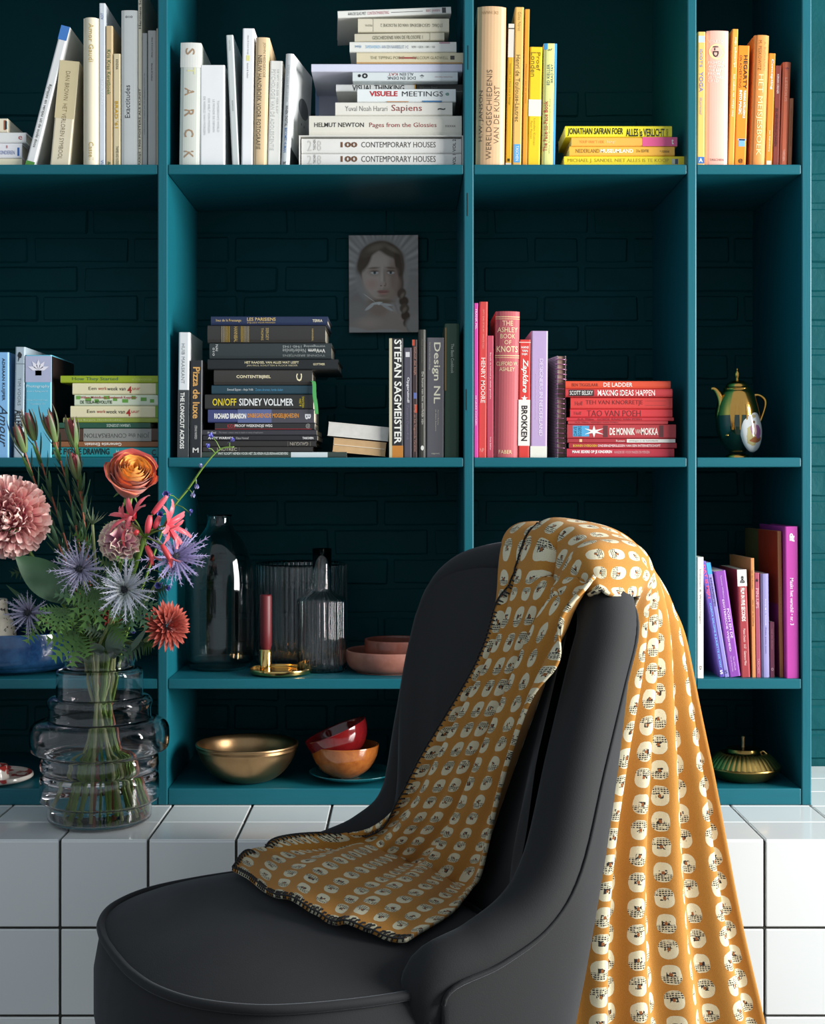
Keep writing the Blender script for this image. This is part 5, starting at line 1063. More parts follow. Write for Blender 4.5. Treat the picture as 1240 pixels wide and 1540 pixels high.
dispr = (.006 + .024 * np.clip(s_rear * 2.2, 0, 1)) * (pleat(w2, 4.6, .1, 1.0) - .45) + .004
topmix = np.clip((si - NB * .82) / (NB * .22), 0, 1)
disp = dispr * (1 - topmix) + dispf * topmix
# flatten the tips that lie on the seat
A = A + N_ * disp[..., None]
# real cloth coordinates: metres across and along
vlen = np.concatenate([[0], np.cumsum(np.linalg.norm(np.diff(A[:, NC // 2], axis=0), axis=1))])
WCL = .40
widths = np.linalg.norm(np.diff(A, axis=1), axis=2).sum(1)
mb = MB()
uvs = [[(float(tt[0, j] * WCL), float(vlen[i])) for j in range(NC + 1)] for i in range(nrow)]
mb.grid([[tuple(p) for p in r] for r in A], False, uvs)
def m_blanket():
    n = NT('ochre_spotted_wool'); uv = n.sep(n.coord('UV')); co = n.coord()
    nz = n.noise(co, 60, 3); fine = n.noise(co, 900, 2)
    U = n.math('ADD', n.math('DIVIDE', uv[0], .0415), n.math('MULTIPLY', n.math('SUBTRACT', nz, .5), .10)); V = n.math('ADD', n.math('DIVIDE', uv[1], .0385), n.math('MULTIPLY', n.math('SUBTRACT', nz, .5), .12))
    fx = n.math('SUBTRACT', n.math('FRACT', U), .5); fy = n.math('SUBTRACT', n.math('FRACT', V), .5)
    ax = n.math('ABSOLUTE', fx); ay = n.math('ABSOLUTE', fy)
    e = n.math('ADD', n.math('POWER', n.math('DIVIDE', ax, .30), 2.6), n.math('POWER', n.math('DIVIDE', ay, .385), 2.6))
    spot = n.math('LESS_THAN', e, 1.0)
    cell = n.math('ADD', n.math('MULTIPLY', n.math('FLOOR', U), 1.7), n.math('MULTIPLY', n.math('FLOOR', V), 2.3))
    side = n.math('SIGN', n.math('SINE', n.math('MULTIPLY', cell, 4.1)))
    band = n.math('MULTIPLY', fy, side)
    inb = n.math('MULTIPLY', n.math('GREATER_THAN', band, .06), n.math('LESS_THAN', band, .33))
    ln = n.math('GREATER_THAN', n.math('SINE', n.math('MULTIPLY', fy, 80)), -.35)
    lx = n.math('GREATER_THAN', n.math('SINE', n.math('MULTIPLY', fx, 70)), -.75)
    nb_ = n.noise(co, 220, 2)
    ink = n.math('MULTIPLY', n.math('MULTIPLY', inb, n.math('MULTIPLY', ln, lx)), n.math('MULTIPLY', n.math('GREATER_THAN', nb_, .40), n.math('LESS_THAN', ax, .29)))
    ink2 = n.math('MULTIPLY', n.math('MULTIPLY', n.math('LESS_THAN', ax, .13), n.math('LESS_THAN', ay, .1)), n.math('GREATER_THAN', nb_, .5))
    ctr = n.math('MULTIPLY', n.math('LESS_THAN', ax, .045), n.math('LESS_THAN', ay, .06))
    weave = n.math('MULTIPLY', n.math('SINE', n.math('MULTIPLY', uv[0], 4200)), n.math('SINE', n.math('MULTIPLY', uv[1], 4200)))
    och = n.mix(fine, lin('#96601c'), lin('#bc8636')); crm = n.mix(fine, lin('#bdb594'), lin('#dcd6ba'))
    sp = n.mix(n.math('MAXIMUM', ink, ink2), crm, lin('#1f1d1c')); sp = n.mix(ctr, sp, lin('#8a5020'))
    n.set(Base_Color=n.mix(spot, och, sp), Roughness=.95, Sheen_Weight=.06, Sheen_Roughness=.5)
    n.bump(n.math('ADD', n.math('MULTIPLY', weave, .5), n.math('ADD', fine, n.math('MULTIPLY', spot, .6))), .35, .0012); return n.m
bl = empty('blanket', tuple(A[nrow // 2, NC // 2]), label='ochre wool blanket with cream spots draped over the charcoal chair', cat='blanket')
cloth = mb.build('cloth', m_blanket(), bl, smooth=True, solid=.005)
bpos = Vector(bl.location); cloth.location = -bpos
# black whip stitching along the left edge and the hem
YARN = mat('#1c1b1c', .85, vary=.3)
Nv = np.cross(np.gradient(A, axis=1), np.gradient(A, axis=0)); Nv /= np.linalg.norm(Nv, axis=2, keepdims=True) + 1e-9; Nv *= sg
edge = []
for i in range(fixed_n - 16, nrow):
    s = (i - fixed_n) / NFr
    j = int(round(NC * (.20 * max(0, 1 - max(0, s) / .2) ** .8)))
    edge.append((i, j, 'L'))
for j in range(0, NC + 1): edge.append((nrow - 1, j, 'B'))
ep = [Vector(A[i, j]) for i, j, _ in edge]; cum = [0.0]
for a, b in zip(ep[:-1], ep[1:]): cum.append(cum[-1] + (b - a).length)
st = MB(); d = 0.0; idx = 0; flip = 1
zig = []
while d < cum[-1]:
    while cum[idx + 1] < d: idx += 1
    i, j, kd = edge[idx]; p = ep[idx]; n_ = Vector(Nv[i, j])
    ins = Vector(A[i, min(NC, j + 6)]) - Vector(A[i, j]) if kd == 'L' else Vector(A[i - 6, j]) - Vector(A[i, j])
    ins.normalize(); al = (ep[min(idx + 1, len(ep) - 1)] - ep[max(0, idx - 1)]).normalized()
    L_ = .0115 * random.uniform(.85, 1.15)
    st.tube([p + n_ * .0035 + ins * L_ + al * .003, p + n_ * .0052 + ins * L_ * .5 + al * .001, p + n_ * .0045 - ins * .0005, p - n_ * .001 - ins * .0022 - al * .001], .00125, 5)
    zig.append(p + n_ * .004 - ins * .001)
    d += .0068
st.tube(zig, .0013, 5)
so_ = st.build('edge_stitching', YARN, bl, smooth=True); so_.location = -bpos; so_['kind'] = 'stuff'

# ================================================================== stepped glass vase
VY = -.125; kv = K(VY); VX = (150 - 610) * kv
vase = empty('stepped_glass_vase', (VX, VY, Z_LEDGE), label='clear smoky glass vase with stacked bulging rings on the white ledge', cat='vase')
vp = [(.0005, 0), (60, 0), (72, 3), (77, 10), (77.5, 26), (79, 31), (87, 35), (88, 41), (88, 66), (85, 72), (82, 76), (86, 80), (88, 86), (87, 98), (85, 103), (90, 106), (100, 110), (103, 120), (103, 138), (99, 148), (90, 153),
      (78, 155), (76, 159), (76, 172), (78, 180), (74, 187), (66, 189), (64.5, 193), (64.5, 222), (62, 229), (54, 232), (52, 236), (54, 246), (53, 258), (47, 264), (43, 263)]
rv_ = [(r * kv, z * kv) for r, z in vp]
outl = rounded(rv_, 4)
inn = rounded([(max(.0005, r - .0035), max(z, .010)) for r, z in rv_[:-1]] + [(43 * kv - .002, 262 * kv)], 4)
VG = m_glass('vase_glass', (.95, .925, .94), 1.46)
MB().lathe(outl + inn[::-1], 72).build('glass', VG, vase, smooth=True)
wtop = 104 * kv
wl = [(max(.0004, r - .0006), max(z, .0106)) for r, z in inn if z < wtop]; wl.append((wl[-1][0], wtop)); wl.append((.0004, wtop))
MB().lathe([(.0004, .0106)] + wl, 56).build('water', m_glass('water', (.97, .985, .98), 1.33), vase, smooth=True)

# ================================================================== bouquet: every stem is a thing of its own
MOUTH = Vector((VX, VY, Z_LEDGE + 264 * kv))
def Q(px, py, y): return P(px, py, y)
def stem_path(head, mouth_off, foot_off, bow=(0, 0, 0), n=26):
    m = MOUTH + Vector(mouth_off); ft = Vector((VX + foot_off[0], VY + foot_off[1], Z_LEDGE + .014))
    neck = m - Vector((0, 0, .08)) + Vector((foot_off[0] * .25, foot_off[1] * .25, 0))
    mid = m.lerp(Vector(head), .5) + Vector(bow)
    return catmull([ft, neck.lerp(ft, .5), neck, m, mid, head], n)
GST = mat('#6c9038', .5, vary=.2, scale=30); GST2 = mat('#a0ac74', .5, vary=.2, scale=30); RST = mat('#b0664a', .5, vary=.25, scale=30); PALE = mat('#a9a884', .6, vary=.2, scale=40)
LEAF = m_petal('leaf_green', '#2e5222', '#527c34', sheen=.05); LEAFD = m_petal('leaf_dark', '#26452f', '#436a48', sheen=.05); LEAFG = m_petal('leaf_grey_green', '#5c7464', '#86a08c', sheen=.1)
def cutleaf(mb, o, d, nn, L, W, teeth=6, curl=.3):
    d = Vector(d).normalized(); nn = Vector(nn); nn = (nn - d * nn.dot(d)).normalized(); sd = d.cross(nn); mid = []
    for q in range(teeth + 2):
        t = q / (teeth + 1); mid.append(Vector(o) + d * (L * t) + nn * (L * curl * t * t * .6))
    for q in range(teeth + 1):
        t = q / (teeth + 1); w = W * math.sin(math.pi * min(1, .22 + .78 * t)) ** .8
        for s_ in (-1, 1):
            tip_ = mid[q] + d * (L * .26 * (1 - .4 * t)) + sd * (s_ * w) + nn * random.uniform(-.05, .12) * L * .3; sh = mid[q].lerp(mid[q + 1], .75) + sd * (s_ * w * .24); i0 = len(mb.v)
            a0 = mid[q] + sd * (s_ * w * .16)
            for p, uvv in ((mid[q], (.5, t)), (a0, (.4, t)), (tip_, (.1, min(1, t + .45))), (sh, (.4, t + .1)), (mid[q + 1], (.5, t + .1))): mb.vert(p, uvv)
            mb.f.append([i0, i0 + 1, i0 + 2, i0 + 3, i0 + 4] if s_ > 0 else [i0 + 4, i0 + 3, i0 + 2, i0 + 1, i0])
def limit(fo):
    r = math.hypot(*fo) * 2.3; k_ = 2.3 * min(1, .068 / max(r, 1e-6)); return (fo[0] * k_, fo[1] * k_)
def flower(name, label, head, mo, fo, bow=(0, 0, 0), sm=None, rad=.0027, cat='flower', leaves=4):
    fo = limit(fo); rad = rad * 1.3 if cat == 'flower' else rad
    ft = Vector((VX + fo[0], VY + fo[1], Z_LEDGE + .014)); root = empty(name, ft, label=label, cat=cat)
    pts = stem_path(head, mo, fo, bow); MB().tube([p - ft for p in pts], rad, 7).build('stem', sm or GST, root, smooth=True)
    if cat == 'flower':
        for k in range(leaves):
            q = 17 + int(8 * (k + .5) / leaves); p = pts[q]; an = random.uniform(0, 6.28); d_ = Vector((math.cos(an) * .9, -.35 - .4 * random.random(), math.sin(an) * .8 + .1))
            m_ = MB(); cutleaf(m_, p - ft, d_, Vector((random.uniform(-.3, .3), -1, .35)), random.uniform(.04, .062), random.uniform(.016, .024), 6, random.uniform(-.3, .5))
            m_.build('leaf', LEAF if k % 2 else LEAFD, root)
    return root, ft, pts
def perp(d):
    d = Vector(d).normalized(); a = d.cross(Vector((0, 0, 1)));
    if a.length < .1: a = d.cross(Vector((1, 0, 0)))
    a.normalize(); return a, d.cross(a).normalized()
def fib(n):
    for i in range(n):
        z = 1 - 2 * (i + .5) / n; a = i * 2.399963; r = math.sqrt(1 - z * z); yield Vector((r * math.cos(a), r * math.sin(a), z))
wide = lambda t: .35 + .65 * math.sin(math.pi * min(1, .1 + .62 * t))
# pink pompon chrysanthemum
hd = Q(12, 779, -.20); root, ft, _ = flower('pink_chrysanthemum', 'large pale pink pompon chrysanthemum cut by the left frame edge', hd, (-.02, 0, 0), (.035, .01))
mb = MB(); face = Vector((.15, -.95, .1)).normalized()
for layer, (n, L, r0) in enumerate(((430, .026, .049), (260, .022, .036))):
    for v in fib(n):
        c = v.dot(face); d = (v + Vector((random.gauss(0, .12), random.gauss(0, .12), random.gauss(0, .12)))).normalized()
        up = face - d * face.dot(d)
        if up.length < .05: up = perp(d)[0]
        mb.petal(hd - ft + v * r0, d, up.normalized() + Vector((random.gauss(0, .4), random.gauss(0, .4), random.gauss(0, .4))), L * random.uniform(.85, 1.1), random.uniform(.0085, .012), random.uniform(.1, 1.0), .25, 4, wide)
mb.build('petals', m_petal('pink_petal', '#c8707c', '#f6d6cc', '#eab0aa'), root, smooth=True)
MB().lathe(rounded([(.0005, -.02), (.036, -.012), (.042, .0), (.03, .03), (.0005, .042)], 3), 20, tuple(hd - ft)).build('heart', mat('#a84a58', .7), root, smooth=True)
# rose
hd = Q(198, 716, -.17); root, ft, _ = flower('orange_rose', 'orange and coral rose in the middle of the bouquet', hd + Vector((-.003, .01, -.035)), (.01, .01, 0), (.0, .02))
ax = Vector((.30, -.66, .62)).normalized(); a_, b_ = perp(ax)
mbi, mbo = MB(), MB()
NPt = 30
for i in range(NPt):
    t = i / (NPt - 1); rho = .004 + .034 * t ** .85; an0 = i * 2.39996; span = 1.15 + .5 * (1 - t) + .25 * random.random()
    hgt = .028 + .004 * (1 - t) - .004 * max(0, t - .7) / .3; tgt = mbi if t < .62 else mbo
    rows_, uv_ = [], []
    for s_ in range(8):
        s = s_ / 7; rr = rho * (.35 + .72 * math.sin(min(1, s * 1.15) * math.pi / 2)) + (.008 * max(0, s - .75) / .25) * (t ** 2) * (1 + .6 * math.sin(i * 5)); zz = -.046 + (hgt + .046) * (s ** 1.05) - .010 * max(0, s - .8) / .2 * t ** 2
        row_, ur_ = [], []
        for c in range(9):
            x = -1 + c / 4; an = an0 + x * span * (.75 + .25 * math.sin(s * math.pi)); edge_ = .006 * (x * x) * s + .0012 * math.sin(x * 9 + i) * s
            row_.append(hd - ft + (a_ * math.cos(an) + b_ * math.sin(an)) * (rr + .0008 * math.sin(x * 7 + i * 2) * s) + ax * (zz - edge_)); ur_.append(((x + 1) / 2, s))
        rows_.append(row_); uv_.append(ur_)
    tgt.grid(rows_, False, uv_)
mbi.build('inner_petals', m_petal('rose_inner', '#e0702c', '#f8b850', '#f0923c'), root, smooth=True); mbo.build('outer_petals', m_petal('rose_outer', '#b83a30', '#ee9450', '#d65a3c', edge='#a83c34'), root, smooth=True)
mb = MB()
for k in range(5):
    an = k * 1.256; d = (a_ * math.cos(an) + b_ * math.sin(an)); mb.petal(hd - ft - ax * .034, d - ax * .5, ax, .034, .010, -.6, .1, 5, lambda t: (1 - t) ** .6)
mb.build('sepals', LEAF, root, smooth=True)
# carnation
hd = Q(182, 815, -.21); root, ft, _ = flower('pink_carnation', 'ruffled dusty pink carnation below the rose', hd + Vector((.0, .02, -.015)), (.012, -.01, 0), (-.01, -.01))
mb = MB(); face = Vector((0, -.93, .3)).normalized(); a_, b_ = perp(face)
for i in range(26):
    t = math.sqrt((i + .5) / 26); an = i * 2.39996; el = 1.35 * t
    d = (face * math.cos(el) + (a_ * math.cos(an) + b_ * math.sin(an)) * math.sin(el)).normalized(); side = (a_ * -math.sin(an) + b_ * math.cos(an))
    nn = d.cross(side); rows_, uv_ = [], []
    for s_ in range(6):
        s = s_ / 5; w = .004 + .032 * s; row_, ur_ = [], []
        for c in range(13):
            x = -1 + c / 6; fr = (.0052 * math.sin(x * 8 + i * 3) + .002 * math.sin(x * 17 + i)) * s ** 1.3; zg = .0009 * (1 if c % 2 else -1) * (s > .95)
            row_.append(hd - ft + d * (.010 + .029 * s - .008 * x * x * s + zg + random.uniform(-.001, .001) * s) + side * (x * w * .62) + nn * fr); ur_.append(((x + 1) / 2, s))
        rows_.append(row_); uv_.append(ur_)
    mb.grid(rows_, False, uv_)
mb.build('petals', m_petal('carnation_petal', '#b06a8c', '#eac4c4', '#dca0b4', edge='#f2e2c8'), root, smooth=True)
MB().lathe(rounded([(.004, -.03), (.008, -.02), (.010, 0), (.012, .008), (.0005, .012)], 3), 14, tuple(hd - ft + Vector((0, .012, 0)))).build('calyx', GST2, root, smooth=True)
# spiky thistles
def thistle(label, px, py, y, r, cols, face, mo, fo, n=34, lean=0.0, cone='#23262e', bow=(0, 0, 0)):
    hd = Q(px, py, y); face = Vector(face).normalized(); root, ft, _ = flower('sea_holly', label, hd - face * .008, mo, fo, bow, GST2, .0022); root['group'] = 'silvery sea holly heads in the bouquet'
    a_, b_ = perp(face); mb = MB()
    n = int(n * 1.6)
    for i in range(n):
        an = i / n * 2 * math.pi * 2 + random.uniform(-.1, .1); inner_ = i % 2
        d = (a_ * math.cos(an) + b_ * math.sin(an)) * 1.0 + face * random.uniform(.15, .75) * (1.5 if inner_ else .6); d.normalize()
        L = r * random.uniform(.75, 1.12) * (.75 if inner_ else 1); nn = (face - d * face.dot(d)).normalized(); sd = d.cross(nn)
        o = hd - ft + face * .002 + d * .004; w = L * .06; cv = random.uniform(-.25, .15)
        cl = []
        for q in range(7):
            t = q / 6; p = o + d * (L * t) + nn * (L * cv * t * t); cl.append(p)
        rows_ = [[p - sd * w * (1 - t_) - sd * .0002, p + nn * w * .3 * (1 - t_), p + sd * w * (1 - t_) + sd * .0002] for p, t_ in zip(cl, [q / 6 for q in range(7)])]
        mb.grid(rows_, False, [[(0, q / 6), (.5, q / 6), (1, q / 6)] for q in range(7)])
        for q in range(1, 6):
            for s_ in (-1, 1):
                p = cl[q]; ll = L * .26 * (1 - .09 * q) * random.uniform(.6, 1.1); tip = p + (d * .72 + sd * s_ * .62 + nn * random.uniform(-.2, .4)).normalized() * ll
                i0 = len(mb.v); mb.vert(p - d * L * .022, (.2, q / 6)); mb.vert(p + d * L * .022, (.8, q / 6)); mb.vert(tip, (.5, min(1, q / 6 + .25))); mb.f.append([i0, i0 + 1, i0 + 2])
    mb.build('bracts', m_petal('sea_holly_%d_%d' % (px, py), cols[0], cols[2], cols[1], sheen=.2), root)
    cb = MB()
    for v in fib(130):
        if v.z < -.35: continue
        dv = (a_ * v.x + b_ * v.y + face * v.z); p = hd - ft + dv * Vector((1, 1, 1)).length / 1.732 * .0095 * (1 + .25 * max(0, v.z))
        s1, s2 = perp(dv); i0 = len(cb.v)
        for q in range(4): cb.vert(p + (s1 * math.cos(q * 1.571) + s2 * math.sin(q * 1.571)) * .0011)
        cb.vert(p + dv * .0022)
        for q in range(4): cb.f.append([i0 + q, i0 + (q + 1) % 4, i0 + 4])
    cb.lathe(rounded([(.0005, -.009), (.009, -.003), (.0098, .003), (.006, .009), (.0005, .011)], 3), 16, tuple(hd - ft))
    cc = cb.build('cone', mat(cone, .7, vary=.3), root); 
    return root, ft, hd
SIL = ('#6c7a6a', '#a9aeb8', '#c8c8d6'); LAV = ('#5c5a70', '#8886a0', '#a9a6bc'); PUR = ('#4a4470', '#7c74a4', '#a49cc4')
thistle('grey lavender sea holly above the vase at left of the silver one', 121, 857, -.235, .047, LAV, (-.1, -.95, .2), (-.01, -.02, 0), (.02, -.02))
thistle('silver green sea holly facing forward at the centre of the bouquet', 188, 887, -.245, .052, SIL, (.05, -.97, .1), (.005, -.03, 0), (.0, -.03), 40)
thistle('lowest lavender sea holly in front of the blue bowl', 45, 922, -.22, .042, LAV, (-.3, -.9, .0), (-.03, -.01, 0), (.03, -.01), 30)
thistle('large violet sea holly at the right of the bouquet', 262, 838, -.185, .062, PUR, (.45, -.75, .25), (.03, -.005, 0), (-.03, .0), 40, cone='#2c2c38')
# small green thistle still closed
hd = Q(139, 789, -.18); root, ft, _ = flower('green_sea_holly_bud', 'small green sea holly bud left of the carnation', hd, (0, .01, 0), (.01, .03), sm=GST2, rad=.002)
mb = MB()
for i in range(16):
    an = i / 16 * 6.283; d = Vector((math.cos(an) * .8 + .3, math.sin(an) * .5 - .3, .55)); mb.petal(hd - ft, d, (0, 0, 1), .034 * random.uniform(.7, 1.1), .0035, .2, .1, 5, lambda t: (1 - t) ** .7)
mb.build('bracts', m_petal('bud_bract', '#4c6a3c', '#9cac8c', sheen=.1), root)
# rust dahlia
hd = Q(251, 941, -.185); root, ft, _ = flower('rust_dahlia', 'rust red dahlia low at the right of the bouquet', hd + Vector((-.02, .01, -.006)), (.03, .0, 0), (-.02, .02), (.01, 0, -.01), GST2, .0032)
mb = MB(); face = Vector((.55, -.75, .12)).normalized(); a_, b_ = perp(face)
for i in range(96):
    t = math.sqrt((i + .5) / 96); an = i * 2.39996; el = 1.6 * t + random.uniform(-.08, .08)
    d = (face * math.cos(el) + (a_ * math.cos(an) + b_ * math.sin(an)) * math.sin(el)).normalized()
    mb.petal(hd - ft + d * .006, d, face, .016 + .026 * t, .0078, -.25 + .5 * (1 - t), .3, 4, lambda t: (.45 + .9 * t) * (1 - t ** 4) ** .8)
mb.build('petals', m_petal('rust_petal', '#7c2018', '#d0604c', '#b03c2c'), root, smooth=True)
# second, smaller rust bloom mostly hidden behind the silver thistle
hd = Q(170, 918, -.16); root, ft, _ = flower('dark_red_bloom', 'dark red bloom half hidden behind the silver sea holly', hd, (.01, .01, 0), (.01, .0))
mb = MB(); face = Vector((0, -.9, .3)).normalized(); a_, b_ = perp(face)
for i in range(50):
    t = math.sqrt((i + .5) / 50); an = i * 2.39996; el = 1.5 * t; d = (face * math.cos(el) + (a_ * math.cos(an) + b_ * math.sin(an)) * math.sin(el)).normalized()
    mb.petal(hd - ft + d * .005, d, face, .012 + .016 * t, .007, .1, .2, 3, lambda t: (.45 + .9 * t) * (1 - t ** 4) ** .8)
mb.build('petals', m_petal('dark_red_petal', '#5c1412', '#a8322a'), root, smooth=True)
# nerine
cen = Q(217, 808, -.225); root, ft, _ = flower('coral_nerine', 'coral red nerine with curling ribbon petals beside the carnation', cen, (.02, -.01, 0), (-.015, -.02), rad=.0036)
COR = m_petal('coral_petal', '#c83c4c', '#ee6a74', '#e2525f', rough=.4); CORD = m_petal('coral_bud', '#c02c34', '#e04a4c', rough=.4)
def floret(px, py, y, dirv, n=6, L=.05, spread=1.0, curl=1.6, m_=None):
    p = Q(px, py, y); MB().tube([v - ft for v in catmull([cen, cen.lerp(p, .5) + Vector((0, -.004, .004)), p], 8)], .0016, 6).build('pedicel', GST, root, smooth=True)
    d = Vector(dirv).normalized(); a_, b_ = perp(d); mb = MB()
    for k in range(n):
        an = k / n * 6.283 + .4; o = a_ * math.cos(an) + b_ * math.sin(an)
        mb.petal(p - ft, d + o * spread * .45, -o if curl < 0 else o, L * random.uniform(.85, 1.1), .0108, abs(curl) * random.uniform(.8, 1.2), .25, 9, lambda t: .45 + .6 * math.sin(math.pi * min(1, .15 + .8 * t)), 5, .0016)
    mb.build('floret', m_ or COR, root, smooth=True)
floret(202, 781, -.235, (-.45, -.35, .65), 6, .055, .8, 1.5); floret(196, 786, -.23, (-.9, -.4, -.05), 5, .046, .8, 1.5); floret(249, 790, -.215, (.9, -.35, .25), 6, .056, .9, 1.4); floret(252, 797, -.225, (.8, -.4, -.4), 3, .04, .7, 1.2)
def bud(p0, p1, y, r, m_):
    a, b = Q(*p0, y), Q(*p1, y); MB().tube([v - ft for v in catmull([cen, cen.lerp(a, .6) + Vector((0, -.004, .002)), a], 6)], .0015, 6).build('pedicel', GST, root, smooth=True)
    MB().tube([v - ft for v in catmull([a, a.lerp(b, .35), a.lerp(b, .7), b], 12)], [r * (.35 + .65 * math.sin(math.pi * min(1, .12 + q / 12 * .8)) ** .8) for q in range(13)], 9).build('bud', m_, root, smooth=True)
bud((229, 773), (251, 746), -.22, .0052, COR); bud((221, 802), (226, 775), -.235, .006, COR); bud((232, 795), (240, 776), -.225, .005, COR); bud((208, 803), (202, 799), -.235, .006, CORD)
for p0, p1, y in (((220, 821), (230, 842), -.245), ((243, 819), (258, 845), -.25)):
    bud(p0, p1, y, .0052, CORD); b = Q(*p1, y); dv = (Q(*p1, y) - Q(*p0, y)).normalized(); a_, b_ = perp(dv); mb = MB()
    for k in range(5):
        an = k * 1.257; o = a_ * math.cos(an) + b_ * math.sin(an); mb.petal(b - ft - dv * .012, dv + o * .28, o, .03, .0055, .8, .1, 5, lambda t: (1 - t) ** .5)
    mb.build('floret', CORD, root, smooth=True)
# delphinium
tip = Q(352, 672, -.13); ft = Vector((VX - .03, VY + .015, Z_LEDGE + .014)); root = empty('blue_delphinium', ft, label='arching delphinium stem with scattered violet blue florets', cat='flower')
dp = catmull([ft, MOUTH + Vector((.025, .01, -.08)), MOUTH + Vector((.04, .01, 0)), Q(222, 860, -.12), Q(254, 775, -.12), Q(283, 735, -.12), Q(306, 702, -.13), Q(330, 676, -.13), tip], 50)
MB().tube([p - ft for p in dp], [.003 - .0018 * q / 50 for q in range(51)], 7).build('stem', GST, root, smooth=True)
BLU = m_petal('delphinium_petal', '#3a3c9c', '#7c80d4', '#5a5cbc')
BLUW = m_petal('delphinium_bell', '#5a5aa8', '#b4b4d8')
for px, py, y, s, dv, m_ in ((253, 744, -.16, 1.1, (-.2, -.9, .1), BLU), (295, 728, -.135, .7, (.2, -.5, -.8), BLUW), (290, 743, -.135, .8, (.1, -.8, -.3), BLUW), (313, 674, -.14, .65, (-.1, -.3, .9), BLU), (303, 702, -.14, .6, (-.2, -.7, .4), BLUW), (320, 658, -.13, .8, (-.5, -.4, .6), BLU), (346, 664, -.13, .7, (.6, -.4, .4), BLU), (242, 775, -.16, 1.0, (0, -.9, .2), BLU), (248, 865, -.16, 1.1, (.1, -.9, .1), BLU), (240, 880, -.165, 1.1, (-.1, -.9, 0), BLU), (250, 883, -.15, .9, (.4, -.8, -.1), BLU), (200, 950, -.2, .8, (.2, -.9, .2), BLU), (214, 928, -.19, .7, (.2, -.9, .2), BLU), (286, 772, -.13, .6, (.3, -.5, .7), BLU)):
    p = Q(px, py, y); near = min(dp, key=lambda v: (v - p).length)
    MB().tube([near - ft, near.lerp(p, .5) - ft + Vector((0, -.002, .003)), p - ft], .0009, 5).build('pedicel', GST, root)
    d = Vector(dv).normalized(); a_, b_ = perp(d); mb = MB()
    for k in range(6):
        an = k * 1.047; o = a_ * math.cos(an) + b_ * math.sin(an); mb.petal(p - ft, d + o * (.9 if m_ is BLU else .35), d, .013 * s, .011 * s, .5, .25, 4, wide)
    mb.petal(p - ft, -d + Vector((.2, 0, .1)), (0, 0, 1), .014 * s, .003 * s, .3, .2, 4, lambda t: (1 - t) ** .4 + .1)
    mb.build('floret', m_, root, smooth=True)
# leucadendron sprays
LRED = m_petal('cone_bract_red', '#c8b868', '#8c3840', '#c05a58', rough=.45); LGRN = m_petal('cone_bract_green', '#6c8444', '#5c4a3c', '#5c7448', rough=.45)
def spray(label, px, py, y, via, mo, fo, tall=1.0, seed=1):
    rnd = random.Random(seed); hd = Q(px, py, y); fo = limit(fo); ft = Vector((VX + fo[0], VY + fo[1], Z_LEDGE + .014)); root = empty('leucadendron_spray', ft, label=label, cat='flower', group='red tipped leucadendron sprays in the bouquet')
    m = MOUTH + Vector(mo); neck = m - Vector((0, 0, .08)) + Vector((fo[0] * .25, fo[1] * .25, 0))
    pts = catmull([ft, neck.lerp(ft, .5), neck, m] + [Q(a, b, y + .02) for a, b in via] + [hd], 60)
    MB().tube([p - ft for p in pts], [.0026 - .001 * q / 60 for q in range(61)], 7).build('stem', RST, root, smooth=True)
    ax = (hd - pts[-6]).normalized(); a_, b_ = perp(ax)
    mb = MB()
    for k in range(9):
        an = k * 2.4; o = a_ * math.cos(an) + b_ * math.sin(an); mb.petal(hd - ft + o * .003, ax + o * .34, -o, .046 * tall * rnd.uniform(.8, 1.05), .014, .45, .35, 6, lambda t: math.sin(math.pi * min(.98, .2 + .78 * t)) ** .8)
    mb.build('flower_cone', LRED, root, smooth=True)
    mb = MB()
    for k in range(5):
        an = k * 1.257 + .3; o = a_ * math.cos(an) + b_ * math.sin(an); mb.petal(hd - ft - ax * .006 + o * .004, ax * 1.0 + o * .62, -o, .064 * tall * rnd.uniform(.8, 1.1), .009, .75, .25, 7, lambda t: math.sin(math.pi * min(.97, .25 + .72 * t)) ** .8)
    mb.build('outer_bract', LGRN, root, smooth=True)
    k0 = 24
    for q in range(k0, 59):
        p = pts[q]; t = (pts[min(q + 1, 60)] - pts[q - 1]).normalized(); a1, b1 = perp(t); an = q * 2.4; o = a1 * math.cos(an) + b1 * math.sin(an)
        lf = MB().petal(p - ft, t * .9 + o * .55, -o, rnd.uniform(.032, .052), .0064, .3, .15, 5, lambda t: math.sin(math.pi * min(.96, .12 + .84 * t)) ** .8)
        lf.build('leaf', LEAFD if q % 4 else LEAF, root, smooth=True)
spray('outermost red tipped leucadendron spray at far left', 36, 676, -.15, [(112, 880), (72, 780)], (-.025, .02, 0), (.03, .03), 1.0, 1)
spray('leucadendron spray second from the left behind the turquoise book', 51, 658, -.13, [(116, 870), (82, 760)], (-.018, .03, 0), (.02, .04), 1.0, 2)
spray('upright leucadendron spray third from the left', 82, 660, -.14, [(126, 860), (106, 750)], (-.01, .03, 0), (.025, .02), 1.05, 3)
spray('leucadendron spray in front of the grey lettered book', 112, 668, -.13, [(130, 850), (124, 750)], (0, .03, 0), (.0, .04), 1.05, 4)
spray('shortest leucadendron spray with single closed cone', 116, 716, -.15, [(136, 860), (126, 780)], (.004, .02, 0), (-.01, .03), .9, 5)
spray('drooping leucadendron spray behind the pink pompon', 62, 770, -.10, [(122, 900), (92, 830)], (-.02, .03, 0), (.03, .04), .8, 6)
